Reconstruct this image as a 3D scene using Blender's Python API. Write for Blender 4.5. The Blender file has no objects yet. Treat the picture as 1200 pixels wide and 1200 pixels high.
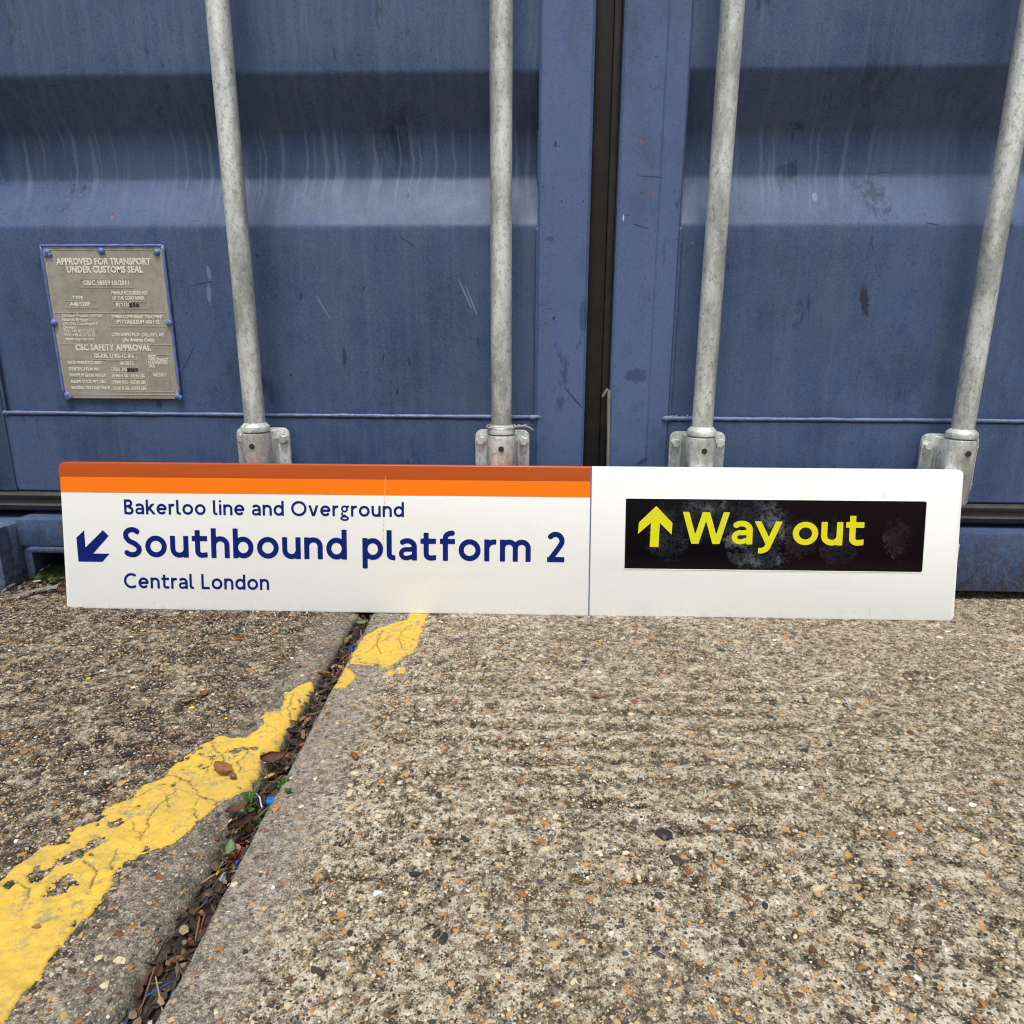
import bpy, bmesh, math, random
import numpy as np
from math import sin, cos, pi, radians, sqrt, hypot, atan2
from mathutils import Vector, Matrix
random.seed(7); rng = np.random.default_rng(11)
S = bpy.context.scene
COL = S.collection

# ------------------------------------------------------------ camera, sky, sun, exposure
FPX, PITCH, YAW, ROLL = 832.0, radians(14.9), radians(2.4), radians(0.18)
CAM = Vector((0.0, -1.26, 0.48))
_F = Vector((-sin(YAW)*cos(PITCH), cos(YAW)*cos(PITCH), -sin(PITCH)))
_R = Vector((cos(YAW), sin(YAW), 0)); _U = _R.cross(_F)
CR = _R*cos(ROLL) + _U*sin(ROLL); CU = -_R*sin(ROLL) + _U*cos(ROLL); CF = _F
cd = bpy.data.cameras.new('camera'); cam = bpy.data.objects.new('camera', cd); COL.objects.link(cam)
m3 = Matrix((CR, CU, -CF)).transposed()
cam.matrix_world = Matrix.Translation(CAM) @ m3.to_4x4()
cd.sensor_width = 36; cd.lens = FPX/1200*36; cd.clip_start = .02; cd.clip_end = 400
S.camera = cam
def gpt(x, y, z=0.0):
    """point of the ground (or of the level z) seen at a pixel of the photograph"""
    v = CF + CR*((x-600)/FPX) - CU*((y-600)/FPX)
    t = (z-CAM.z)/v.z
    return CAM + v*t
SUN_EL, SUN_AZ = radians(70), radians(4)       # azimuth measured from straight behind the camera, to the left
w = bpy.data.worlds.new('World'); S.world = w; w.use_nodes = True
nt = w.node_tree; nt.nodes.clear()
sky = nt.nodes.new('ShaderNodeTexSky'); sky.sky_type = 'NISHITA'; sky.sun_disc = False
sky.sun_elevation = SUN_EL; sky.sun_rotation = pi + SUN_AZ; sky.dust_density = 4; sky.air_density = 1.0
hs = nt.nodes.new('ShaderNodeHueSaturation'); hs.inputs['Saturation'].default_value = .35
bg = nt.nodes.new('ShaderNodeBackground'); bg.inputs['Strength'].default_value = .058
wo = nt.nodes.new('ShaderNodeOutputWorld')
nt.links.new(sky.outputs[0], hs.inputs['Color']); nt.links.new(hs.outputs[0], bg.inputs[0]); nt.links.new(bg.outputs[0], wo.inputs[0])
sd = bpy.data.lights.new('sun', 'SUN'); sd.energy = 1.5; sd.angle = radians(18); sd.color = (1, .975, .94)
sun = bpy.data.objects.new('sun', sd); COL.objects.link(sun)
dirv = Vector((-sin(SUN_AZ)*cos(SUN_EL), -cos(SUN_AZ)*cos(SUN_EL), sin(SUN_EL)))
sun.rotation_euler = dirv.to_track_quat('Z', 'Y').to_euler(); sun.location = (-2, -3, 6)
S.view_settings.view_transform = 'Standard'; S.view_settings.look = 'None'
S.view_settings.gamma = 1; S.view_settings.use_curve_mapping = False
S.view_settings.exposure = 1.12
S.render.engine = 'CYCLES'; S.render.resolution_x = 1024; S.render.resolution_y = 1024
S.cycles.max_bounces = 5; S.cycles.diffuse_bounces = 3; S.cycles.glossy_bounces = 3; S.cycles.transmission_bounces = 1
S.cycles.use_adaptive_sampling = True; S.cycles.adaptive_threshold = .018; S.render.filter_size = 1.15; S.cycles.filter_width = 1.15

# ------------------------------------------------------------ noise in numpy
def _hash(i, j, s):
    h = (i.astype(np.int64)*374761393 + j.astype(np.int64)*668265263 + s*2147483647) & 0xffffffff
    h = ((h ^ (h >> 13))*1274126177) & 0xffffffff
    h = ((h ^ (h >> 15))*2246822519) & 0xffffffff
    return ((h ^ (h >> 16)) & 0xffffff)/float(0xffffff)
def vn(x, y, s=0):
    x = np.asarray(x, float); y = np.asarray(y, float)
    i = np.floor(x); j = np.floor(y); fx = x-i; fy = y-j
    fx = fx*fx*(3-2*fx); fy = fy*fy*(3-2*fy)
    a = _hash(i, j, s); b = _hash(i+1, j, s); c = _hash(i, j+1, s); d = _hash(i+1, j+1, s)
    return (a*(1-fx)+b*fx)*(1-fy) + (c*(1-fx)+d*fx)*fy
def fbm(x, y, s=0, o=4):
    r = 0; a = .5
    for k in range(o):
        r = r + a*vn(x, y, s+k*17); a *= .5; x = np.asarray(x)*2.03+5.1; y = np.asarray(y)*2.03+1.7
    return r
def sst(a, b, x):
    t = np.clip((x-a)/(b-a), 0, 1); return t*t*(3-2*t)

# ------------------------------------------------------------ object helpers
def tag(o, label=None, cat=None, group=None, kind=None):
    if label: o['label'] = label
    if cat: o['category'] = cat
    if group: o['group'] = group
    if kind: o['kind'] = kind
    return o
def thing(name, label, cat, loc=(0, 0, 0), group=None, rot=None):
    o = bpy.data.objects.new(name, None); COL.objects.link(o); o.location = loc
    o.empty_display_size = .1
    if rot: o.rotation_euler = rot
    return tag(o, label, cat, group)
def link(name, me, mat=None, parent=None, loc=(0, 0, 0), rot=None, kind=None):
    o = bpy.data.objects.new(name, me); COL.objects.link(o)
    if mat and not me.materials: me.materials.append(mat)
    if parent: o.parent = parent
    o.location = loc
    if rot: o.rotation_euler = rot
    if kind: o['kind'] = kind
    return o
def np_mesh(name, V, Fc, smooth=True):
    me = bpy.data.meshes.new(name); V = np.asarray(V, np.float32); Fc = np.asarray(Fc, np.int32)
    n, k = Fc.shape
    me.vertices.add(len(V)); me.vertices.foreach_set('co', V.ravel())
    me.loops.add(n*k); me.loops.foreach_set('vertex_index', Fc.ravel())
    me.polygons.add(n); me.polygons.foreach_set('loop_start', np.arange(n, dtype=np.int32)*k)
    me.polygons.foreach_set('use_smooth', np.full(n, smooth))
    me.update(); me.validate()
    return me
def fattr(me, name, arr):
    a = me.attributes.new(name, 'FLOAT', 'POINT'); a.data.foreach_set('value', np.asarray(arr, np.float32))
def cattr(me, name, arr):
    arr = np.asarray(arr, np.float32)
    a = me.attributes.new(name, 'FLOAT_COLOR', 'POINT')
    a.data.foreach_set('color', np.concatenate([arr, np.ones((len(arr), 1), np.float32)], 1).ravel())
class B:
    """a bmesh collector"""
    def __init__(s): s.bm = bmesh.new()
    def box(s, a, b, bev=0, seg=2, M=None):
        c = [(a[i]+b[i])/2 for i in range(3)]; d = [abs(b[i]-a[i]) for i in range(3)]
        r = bmesh.ops.create_cube(s.bm, size=1); vs = r['verts']
        for v in vs: v.co = Vector((v.co.x*d[0]+c[0], v.co.y*d[1]+c[1], v.co.z*d[2]+c[2]))
        if bev:
            es = list({e for v in vs for e in v.link_edges})
            r = bmesh.ops.bevel(s.bm, geom=es, offset=bev, segments=seg, profile=.5, affect='EDGES')
            vs = list({v for f in r['faces'] for v in f.verts} | {v for v in vs if v.is_valid})
        if M is not None:
            for v in vs: v.co = M @ v.co
        return s
    def prism(s, pts, z0, z1, M=None, bev=0):
        """polygon in x,y extruded z0..z1"""
        vs = [s.bm.verts.new((p[0], p[1], z0)) for p in pts]
        f = s.bm.faces.new(vs)
        r = bmesh.ops.extrude_face_region(s.bm, geom=[f])
        nv = [g for g in r['geom'] if isinstance(g, bmesh.types.BMVert)]
        for v in nv: v.co.z = z1
        allv = vs+nv
        if bev:
            es = [e for e in {e for v in nv for e in v.link_edges} if e.verts[0] in nv and e.verts[1] in nv]
            r = bmesh.ops.bevel(s.bm, geom=es, offset=bev, segments=2, profile=.5, affect='EDGES')
            allv = list({v for f in r['faces'] for v in f.verts} | {v for v in allv if v.is_valid})
        if M is not None:
            for v in allv: v.co = M @ v.co
        return s
    def tube(s, pts, rad, n=10, cap=True):
        """swept tube; rad number or list"""
        P = [Vector(p) for p in pts]; rings = []
        for i, p in enumerate(P):
            t = (P[min(i+1, len(P)-1)]-P[max(i-1, 0)]).normalized()
            a = t.orthogonal().normalized() if i == 0 else (a - t*a.dot(t)).normalized()
            b = t.cross(a); r = rad[i] if hasattr(rad, '__len__') else rad
            rings.append([s.bm.verts.new(p + (a*cos(2*pi*k/n)+b*sin(2*pi*k/n))*r) for k in range(n)])
        for i in range(len(rings)-1):
            for k in range(n):
                s.bm.faces.new((rings[i][k], rings[i][(k+1) % n], rings[i+1][(k+1) % n], rings[i+1][k]))
        if cap:
            s.bm.faces.new(rings[0][::-1]); s.bm.faces.new(rings[-1])
        return s
    def mesh(s, name, smooth=None, bev=0):
        bmesh.ops.recalc_face_normals(s.bm, faces=s.bm.faces)
        if bev:
            bmesh.ops.bevel(s.bm, geom=[e for e in s.bm.edges if len(e.link_faces) == 2 and e.calc_face_angle(0) > .5], offset=bev, segments=2, profile=.5, affect='EDGES')
        me = bpy.data.meshes.new(name); s.bm.to_mesh(me); s.bm.free()
        if smooth is not None:
            me.polygons.foreach_set('use_smooth', np.full(len(me.polygons), True))
            if smooth < 3: me.set_sharp_from_angle(angle=smooth)
        return me

# ------------------------------------------------------------ materials
class N:
    def __init__(s, name):
        s.m = bpy.data.materials.new(name); s.m.use_nodes = True; s.t = s.m.node_tree
        s.b = s.t.nodes['Principled BSDF']; s.tc = s.t.nodes.new('ShaderNodeTexCoord')
    def n(s, typ, **kw):
        o = s.t.nodes.new('ShaderNode'+typ)
        for k, v in kw.items():
            if k in o.inputs: s.set(o.inputs[k], v)
            else: setattr(o, k, v)
        return o
    def set(s, inp, v):
        if hasattr(v, 'links'): s.t.links.new(v, inp)
        elif isinstance(v, tuple) and len(v) == 3 and inp.type == 'RGBA': inp.default_value = (*v, 1)
        else: inp.default_value = v
    def p(s, **kw):
        names = dict(base='Base Color', rough='Roughness', metal='Metallic', normal='Normal', spec='Specular IOR Level', coat='Coat Weight', coatr='Coat Roughness')
        for k, v in kw.items(): s.set(s.b.inputs[names[k]], v)
        return s.m
    def map(s, scale=(1, 1, 1), loc=(0, 0, 0), src=None, rot=(0, 0, 0)):
        o = s.n('Mapping'); o.inputs['Scale'].default_value = scale; o.inputs['Location'].default_value = loc; o.inputs['Rotation'].default_value = rot
        s.t.links.new(src or s.tc.outputs['Object'], o.inputs[0]); return o.outputs[0]
    def noise(s, scale, detail=4, rough=.55, vec=None, dist=0):
        o = s.n('TexNoise'); o.inputs['Scale'].default_value = scale; o.inputs['Detail'].default_value = detail
        o.inputs['Roughness'].default_value = rough; o.inputs['Distortion'].default_value = dist
        s.t.links.new(vec or s.tc.outputs['Object'], o.inputs['Vector']); return o.outputs['Fac']
    def vor(s, scale, vec=None, out='Distance', feature='F1', rnd=1):
        o = s.n('TexVoronoi'); o.feature = feature; o.inputs['Scale'].default_value = scale; o.inputs['Randomness'].default_value = rnd
        s.t.links.new(vec or s.tc.outputs['Object'], o.inputs['Vector']); return o.outputs[out]
    def ramp(s, fac, stops, interp='LINEAR'):
        o = s.n('ValToRGB'); r = o.color_ramp; r.interpolation = interp
        while len(r.elements) > 1: r.elements.remove(r.elements[0])
        for i, (p, c) in enumerate(stops):
            e = r.elements[0] if i == 0 else r.elements.new(p)
            e.position = p; e.color = (c, c, c, 1) if not isinstance(c, tuple) else (*c, 1)
        s.t.links.new(fac, o.inputs[0]); return o.outputs[0]
    def mix(s, f, a, b, mode='MIX'):
        o = s.n('Mix', data_type='RGBA', blend_type=mode)
        s.set(o.inputs[0], f); s.set(o.inputs[6], a); s.set(o.inputs[7], b); return o.outputs[2]
    def math(s, op, a, b=0.0, c=None, clamp=False):
        o = s.n('Math', operation=op); o.use_clamp = clamp
        s.set(o.inputs[0], a); s.set(o.inputs[1], b)
        if c is not None: s.set(o.inputs[2], c)
        return o.outputs[0]
    def sep(s, vec=None):
        o = s.n('SeparateXYZ'); s.t.links.new(vec or s.tc.outputs['Object'], o.inputs[0]); return o.outputs
    def attr(s, name, out='Fac'):
        return s.n('Attribute', attribute_name=name).outputs[out]
    def bump(s, h, strength=.5, dist=.001):
        o = s.n('Bump'); o.inputs['Strength'].default_value = strength; o.inputs['Distance'].default_value = dist
        s.t.links.new(h, o.inputs['Height']); return o.outputs[0]

def blue_paint(name='blue_paint', base=(.026, .060, .150), drips=False, dirt=.35, marks=()):
    k = N(name)
    big = k.noise(3.5, 5, .6, k.map((1, 1, .35)))
    mid = k.noise(22, 6, .65)
    streak = k.noise(60, 5, .6, k.map((1, 1, .06)))
    speck = k.vor(150, out='Distance'); sp = k.ramp(speck, [(0, 1.), (.06, 1.), (.1, 0.)])
    spm = k.math('MULTIPLY', sp, k.ramp(k.noise(14, 2), [(.5, 0.), (.6, 1.)]))
    lite = tuple(b*1.25+.014 for b in base)
    c = k.mix(k.ramp(big, [(.36, 0.), (.64, 1.)]), base, lite)
    big2 = k.noise(6, 6, .7, k.map((1, 1, .6), (5, 2, 8)))
    c = k.mix(k.math('MULTIPLY', k.ramp(big2, [(.46, 0.), (.66, 1.)]), dirt), c, (.068, .094, .155))
    c = k.mix(k.math('MULTIPLY', k.ramp(big2, [(.34, 1.), (.50, 0.)]), .75), c, tuple(b*.55 for b in base))
    c = k.mix(k.math('MULTIPLY', k.ramp(mid, [(.42, 0.), (.72, 1.)]), dirt), c, (.088, .118, .19))
    c = k.mix(k.math('MULTIPLY', k.ramp(streak, [(.46, 0.), (.72, 1.)]), .5), c, (.084, .116, .195))
    fine = k.noise(420, 3, .7)
    c = k.mix(k.math('MULTIPLY', k.ramp(fine, [(.48, 0.), (.68, 1.)]), .45), c, (.12, .16, .25))
    c = k.mix(k.math('MULTIPLY', k.ramp(k.noise(300, 4, .8, k.map((1, 1, .8), (3, 1, 7))), [(.56, 0.), (.66, 1.)]), .7), c, (.014, .02, .045))
    smear = k.ramp(k.noise(11, 5, .75, k.map((1, 1, .35), (8, 1, 2))), [(.63, 0.), (.68, .75)])
    c = k.mix(smear, c, tuple(b*.40 for b in base))
    if drips:
        z = k.sep()[2]
        warp = k.n('VectorMath', operation='ADD')
        k.t.links.new(k.map((1, 0, .04)), warp.inputs[0])
        nz = k.noise(16, 3, .5, k.map((.35, 1, .8)))
        cx = k.n('CombineXYZ'); k.set(cx.inputs[0], k.math('MULTIPLY', k.math('SUBTRACT', nz, .5), .022)); k.t.links.new(cx.outputs[0], warp.inputs[1])
        d = k.noise(95, 1, .4, warp.outputs[0])
        dr = k.ramp(d, [(.56, 0.), (.61, 1.)])
        patch = k.ramp(k.noise(2.6, 3, .6, k.map((1, 1, .3), (2.3, 0, 0))), [(.30, .1), (.48, 1.)])
        zm = k.math('MULTIPLY', k.ramp(k.math('SUBTRACT', z, .60), [(.0, 0.), (.06, .12), (.10, .55), (.12, 1.), (.19, 1.), (.2, .25)]), patch)
        c = k.mix(k.math('MULTIPLY', k.math('MULTIPLY', dr, zm), .5), c, (.15, .19, .28))
    c = k.mix(spm, c, (.02, .022, .035))
    rp = k.math('MULTIPLY', k.ramp(k.vor(26), [(0, 1.), (.035, 1.), (.05, 0.)]), k.ramp(k.noise(7, 2, .5, k.map((1, 1, 1), (5, 3, 1))), [(.57, 0.), (.6, 1.)]))
    c = k.mix(rp, c, (.16, .06, .02))
    scr = k.ramp(k.noise(90, 2, .4, k.map((.16, 1, 1.6), (0, 0, 3), None, (0, .5, 0))), [(.755, 0.), (.77, 1.)])
    c = k.mix(k.math('MULTIPLY', scr, .6), c, (.03, .04, .09))
    if 'casting' in name or name == 'blue_sill_paint':
        gz_ = k.ramp(k.sep()[2], [(0, 1.), (.05, .75), (.13, .35)])
        c = k.mix(k.math('MULTIPLY', gz_, k.ramp(k.noise(75, 6, .8), [(.47, 0.), (.56, .9)])), c, (.035, .026, .018))
        c = k.mix(k.ramp(k.noise(40, 5, .8, k.map((1, 1, 1), (4, 4, 4))), [(.62, 0.), (.66, .8)]), c, (.16, .065, .025))
    if marks:
        sx = k.sep(); wn = k.math('MULTIPLY', k.math('SUBTRACT', k.noise(140, 4, .8), .5), 2.2)
        for px, py, rx, rz, ang, col, jag in marks:
            v_ = CF + CR*((px-600)/FPX) - CU*((py-600)/FPX); t_ = (.008-CAM.y)/v_.y; w_ = CAM+v_*t_; q_ = t_*1.0/FPX
            dx = k.math('SUBTRACT', sx[0], w_.x-.101); dz = k.math('SUBTRACT', sx[2], w_.z); ca, sa = cos(radians(ang)), sin(radians(ang))
            a_ = k.math('DIVIDE', k.math('ADD', k.math('MULTIPLY', dx, ca), k.math('MULTIPLY', dz, sa)), rx*q_)
            b_ = k.math('DIVIDE', k.math('SUBTRACT', k.math('MULTIPLY', dz, ca), k.math('MULTIPLY', dx, sa)), rz*q_)
            d_ = k.math('ADD', k.math('SQRT', k.math('ADD', k.math('MULTIPLY', a_, a_), k.math('MULTIPLY', b_, b_))), k.math('MULTIPLY', wn, jag))
            c = k.mix(k.ramp(d_, [(.75, .85), (1., 0.)]), c, col)
    h = k.math('ADD', k.math('MULTIPLY', mid, .6), k.math('MULTIPLY', fine, .25))
    return k.p(base=c, rough=k.ramp(mid, [(.2, .46), (.8, .66)]), normal=k.bump(h, .35, .002), spec=.4)
DK, RU, LI, MB_ = (.012, .016, .035), (.28, .11, .03), (.15, .2, .33), (.02, .032, .075)
M_blue = blue_paint(); M_panel = blue_paint('blue_panel_paint', drips=True, marks=[
    (1014, 352, 6, 20, 12, DK, 1.), (479, 423, 2.2, 6.5, 5, MB_, .3), (352, 347, 2.2, 5.5, -25, MB_, .3), (426, 338, 1.2, 4, -30, DK, .2), (474, 225, 1.2, 4, 0, DK, .2), (355, 242, 1.5, 5, 5, (.1, .05, .03), .4),
    (126, 254, 1.5, 3, 0, RU, .3), (812, 284, 1.8, 1.8, 0, RU, .3), (403, 418, 3, 14, 0, MB_, .9), (449, 418, 1.3, 5, -10, DK, .2), (963, 227, 3.5, 6, 0, LI, .3), (244, 320, 3, 9, 3, LI, .6), (244, 345, 3, 12, -3, LI, .8),
    (236, 332, 14, 1., 12, MB_, .3), (545, 345, 1.2, 22, 25, LI, .4), (552, 352, 1.2, 20, 22, LI, .4), (478, 284, 12, 1., -35, MB_, .3), (378, 360, 1., 16, 30, LI, .3), (465, 460, 1.2, 5, -15, DK, .2), (340, 440, 1.5, 1.5, 0, DK, .2), (1180, 290, 2, 3, 0, DK, .4),
    (1095, 262, 10, 1., -12, DK, .3), (900, 250, 1.5, 1.5, 0, DK, .2), (300, 300, 2, 2, 0, DK, .2), (560, 400, 2, 8, 5, MB_, .5), (220, 420, 1., 26, -32, MB_, .3)])
M_stile = blue_paint('blue_stile_paint', (.062, .108, .245), dirt=.25, marks=[(751, 167, 1.8, 1.8, 0, RU, .2), (765, 228, 1.9, 1.9, 0, RU, .2), (757, 280, 1.9, 1.9, 0, RU, .2), (762, 208, 17, .9, -3, MB_, .3), (750, 266, 11, .9, -16, MB_, .3), (672, 466, 18, 1.4, -48, MB_, .5), (651, 170, 2, 4.5, 0, MB_, .3), (730, 256, 1., 4, 0, (.5, .6, .75), .2), (745, 440, 14, 9, 0, (.035, .06, .15), 1.), (752, 540, 8, 3, 30, MB_, .5), (683, 370, 5, 22, 0, (.035, .06, .15), .8), (658, 237, 1.4, 1.4, 0, DK, .2), (683, 237, 1.3, 1.3, 0, DK, .2), (649, 373, 1.5, 3, -20, DK, .3), (645, 280, 6, 3, 0, (.04, .07, .17), .9)])

def simple(name, col, rough=.6, metal=0., var=.25, scale=40, bumps=.2, spec=.5, col2=None, detail=5, bd=.001):
    k = N(name); n = k.noise(scale, detail, .65)
    c2 = col2 or tuple(x*(1-var) for x in col)
    c = k.mix(k.ramp(n, [(.35, 0.), (.65, 1.)]), col, c2)
    return k.p(base=c, rough=rough, metal=metal, normal=k.bump(k.noise(scale*4, 4), bumps, bd), spec=spec)

def galv():
    k = N('galvanised_steel')
    oi = k.n('ObjectInfo'); add = k.n('VectorMath', operation='ADD'); k.t.links.new(k.tc.outputs['Object'], add.inputs[0])
    cx = k.n('CombineXYZ'); k.set(cx.inputs[2], k.math('MULTIPLY', oi.outputs['Random'], 9.)); k.t.links.new(cx.outputs[0], add.inputs[1])
    v = add.outputs[0]
    a = k.noise(26, 7, .7, k.map((1, 1, .3), src=v)); b = k.noise(150, 5, .75, k.map((1, 1, .7), src=v)); sp = k.vor(120, k.map((1, 1, .6), src=v))
    c = k.mix(k.ramp(a, [(.40, 0.), (.60, 1.)]), (.80, .83, .80), (.40, .42, .40))
    c = k.mix(k.math('MULTIPLY', k.ramp(b, [(.5, 0.), (.68, 1.)]), .7), c, (.17, .165, .15))
    c = k.mix(k.ramp(k.noise(260, 4, .7, v), [(.60, 0.), (.72, .8)]), c, (.82, .84, .82))
    m = k.math('MULTIPLY', k.ramp(sp, [(.06, 1.), (.16, 0.)]), k.ramp(k.noise(30, 3, .6, v), [(.56, 0.), (.64, 1.)]))
    c = k.mix(k.math('MULTIPLY', m, .8), c, (.07, .055, .04))
    return k.p(base=c, rough=k.ramp(b, [(.3, .34), (.7, .6)]), metal=.5, normal=k.bump(k.math('ADD', a, b), .35, .0015))
M_galv = galv()
M_rubber = simple('black_rubber', (.016, .014, .012), .6, var=.4, scale=30, bumps=.2, col2=(.035, .03, .025))
M_rubber2 = simple('dusty_black_rubber', (.03, .029, .028), .55, var=.5, scale=50, bumps=.3, col2=(.05, .046, .04))
M_dark = simple('dark_steel', (.02, .02, .022), .8)
M_bluel = simple('thick_blue_paint', (.13, .2, .46), .4, scale=90, bumps=.5, col2=(.09, .14, .34))
M_bead = simple('weld_bead_paint', (.09, .13, .26), .4, scale=60, bumps=.6, col2=(.16, .2, .34), bd=.003)

def platemat():
    k = N('weathered_plate_steel'); a = k.noise(14, 6, .65); b = k.noise(90, 5, .7)
    c = k.mix(k.ramp(a, [(.35, 0.), (.65, 1.)]), (.34, .315, .265), (.44, .42, .375))
    c = k.mix(k.ramp(k.noise(9, 4, .6, k.map((1.6, 1, .8), (4, 2, 1))), [(.54, 0.), (.68, .7)]), c, (.36, .28, .19))
    c = k.mix(k.math('MULTIPLY', k.ramp(b, [(.5, 0.), (.7, 1.)]), .5), c, (.22, .20, .165))
    return k.p(base=c, rough=.5, metal=.35, normal=k.bump(b, .25, .0008))
M_plate = platemat()
M_emb = simple('raised_plate_steel', (.88, .84, .74), .5, metal=.0, scale=200, col2=(.66, .62, .53), bumps=.2)
M_blackmark = simple('black_marker_ink', (.03, .028, .025), .6)

# ------------------------------------------------------------ ground: two concrete slabs with an open joint
_jl = [(416.6, 722), (393, 779), (367, 802), (350, 834), (332, 863), (307, 892), (290, 930), (262, 980), (233, 1047)]
_jr = [(435.5, 722), (411, 764), (393, 793), (376, 837), (347, 881), (326, 922), (297, 980), (262, 1047)]
JL = np.array([gpt(*p)[:2] for p in _jl]); JR = np.array([gpt(*p)[:2] for p in _jr])
# smooth lines y -> x, extended straight beyond the measured part
jlf = np.polyfit(JL[:, 1], JL[:, 0], 1); jrf = np.polyfit(JR[:, 1], JR[:, 0], 1)
def edgeL(y): return np.polyval(jlf, y) + .006*(fbm(y*14, 0*y, 3)-.47) + .004*(fbm(y*60, 0*y, 5, 3)-.47)
def edgeR(y): return np.polyval(jrf, y) + .004*(fbm(y*9, 0*y, 8)-.47) + .0025*(fbm(y*60, 0*y, 9, 3)-.47)
# distance s from the joint edge (positive into the slab)
def hfield(x, y, side):
    s = (edgeL(y)-x) if side < 0 else (x-edgeR(y))
    trow = sst(.035, .085, s + .03*(fbm(x*12, y*12, 21)-.47))        # 0 on the trowelled margin
    z = .006*(fbm(x*5, y*5, 31, 3)-.44)
    if side > 0:
        ph = (y + .022*(fbm(x*4, y*6, 41, 3)-.45) + .05*x*0)*2*pi/.036
        band = sst(-.62, -.40, -y) * 1.0
        rid = np.sin(ph)*(.35+.65*sst(.35, .6, fbm(x*3+4, y*5, 43, 3)))
        z = z + trow*(.0011*rid*(.35+.65*sst(-.95, -.5, y)*sst(.1, .35, -y)))
        z = z + trow*(.0034*(fbm(x*55, y*75, 51, 3)-.44)) + (.6+.4*trow)*.0030*(fbm(x*150, y*170, 57, 3)-.44) + (.5+.5*trow)*.0022*(fbm(x*300, y*300, 55, 2)-.37)
        gr = np.exp(-((s-.088-.008*(fbm(y*9, y*0, 61)-.47))/.004)**2)
        z = z - .0012*gr
        rad = .006
    else:
        z = z + trow*(.0050*(fbm(x*48, y*60, 71, 3)-.44)) + (.5+.5*trow)*.0042*(fbm(x*130, y*150, 57, 3)-.44) + (.35+.65*trow)*.0028*(fbm(x*300, y*300, 75, 2)-.37)
        rad = .009 + .014*sst(-.35, -.6, y)*(.5+fbm(y*8, 0*y, 79))
    e = np.clip(1-s/rad, 0, 1)
    z = z - rad*(1-np.sqrt(np.clip(1-e*e, 0, 1)))*.8
    return z, s, trow
def axis(dense0, dense1, step, far):
    a = np.arange(dense0, dense1+step/2, step); out = []; d = step
    x = dense1
    while x < far:
        d *= 1.25; x += d; out.append(min(x, far))
    return a, np.array(out)
def slab(side, smax):
    st = .0027
    ys_c, ys_hi = axis(-.965, .02, st, 3.0)
    lo = []; d = st; y = -.965
    while y > -300: d *= 1.09; y -= d; lo.append(y)
    hi = []; d = st; y = .02
    while y < 300: d *= 1.09; y += d; hi.append(y)
    ys = np.concatenate([np.array(lo)[::-1], ys_c, np.array(hi)])
    sc, _ = axis(0.0, smax, st, smax)
    so = []; d = st; x = smax
    while x < 300: d *= 1.09; x += d; so.append(x)
    sc = np.concatenate([[0., .0006, .0014], sc[1:], np.array(so)])
    Y, Sg = np.meshgrid(ys, sc, indexing='ij')
    e = edgeL(Y) if side < 0 else edgeR(Y)
    X = e - Sg if side < 0 else e + Sg
    Z, s, trow = hfield(X, Y, side)
    far = np.maximum(sst(0, .30, np.maximum(-.965-Y, Y-.02)), sst(0, .30, Sg-smax)); Z = Z*(1-far)
    # vertical wall of the joint below the edge
    wallx = np.stack([X[:, 0] + (0.001 if side < 0 else -.001)*0, X[:, 0] + (-.004 if side < 0 else .004)], 1)
    X = np.concatenate([wallx[:, ::-1], X], 1); Y = np.concatenate([Y[:, :2], Y], 1)
    Z = np.concatenate([np.full((len(ys), 1), -.06), np.full((len(ys), 1), -.03), Z], 1)
    far = np.concatenate([far[:, :2], far], 1); trow = np.concatenate([trow[:, :2]*0, trow], 1); s = np.concatenate([s[:, :2]*0, s], 1)
    # exposure: where the paste has worn off (low spots) -> dark grains; crests keep pale paste
    if side > 0:
        hp = fbm(X*55, Y*75, 51, 3)
        ph = (Y + .022*(fbm(X*4, Y*6, 41, 3)-.45))*2*pi/.036
        hh = fbm(X*150, Y*170, 57, 3)
        t = .51 + .40*(hp-.44) + .95*(hh-.44) + .16*np.sin(ph)*trow*sst(-.85, -.6, Y)*sst(.25, .45, -Y)*sst(.3, .55, fbm(X*5, Y*8, 44, 2)) + .16*(fbm(X*7, Y*7, 83, 3)-.44) + .05*(1-trow)
    else:
        hp = fbm(X*48, Y*60, 71, 3)
        hh = fbm(X*130, Y*150, 57, 3)
        t = .42 + .8*(hp-.44) + 1.2*(hh-.44) + .35*(fbm(X*6, Y*6, 87, 3)-.44) + .06*(1-trow)
    t = t*(1-far)+(.51 if side > 0 else .42)*far
    ny, nx = X.shape
    idx = np.arange(ny*nx).reshape(ny, nx)
    a, b, c, d = idx[:-1, :-1], idx[:-1, 1:], idx[1:, 1:], idx[1:, :-1]
    q = np.stack([a, b, c, d] if side > 0 else [a, d, c, b], -1).reshape(-1, 4)
    me = np_mesh('concrete_slab', np.stack([X, Y, Z], -1).reshape(-1, 3), q)
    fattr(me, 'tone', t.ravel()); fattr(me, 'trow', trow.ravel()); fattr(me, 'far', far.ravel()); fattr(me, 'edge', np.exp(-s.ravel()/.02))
    return me

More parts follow.
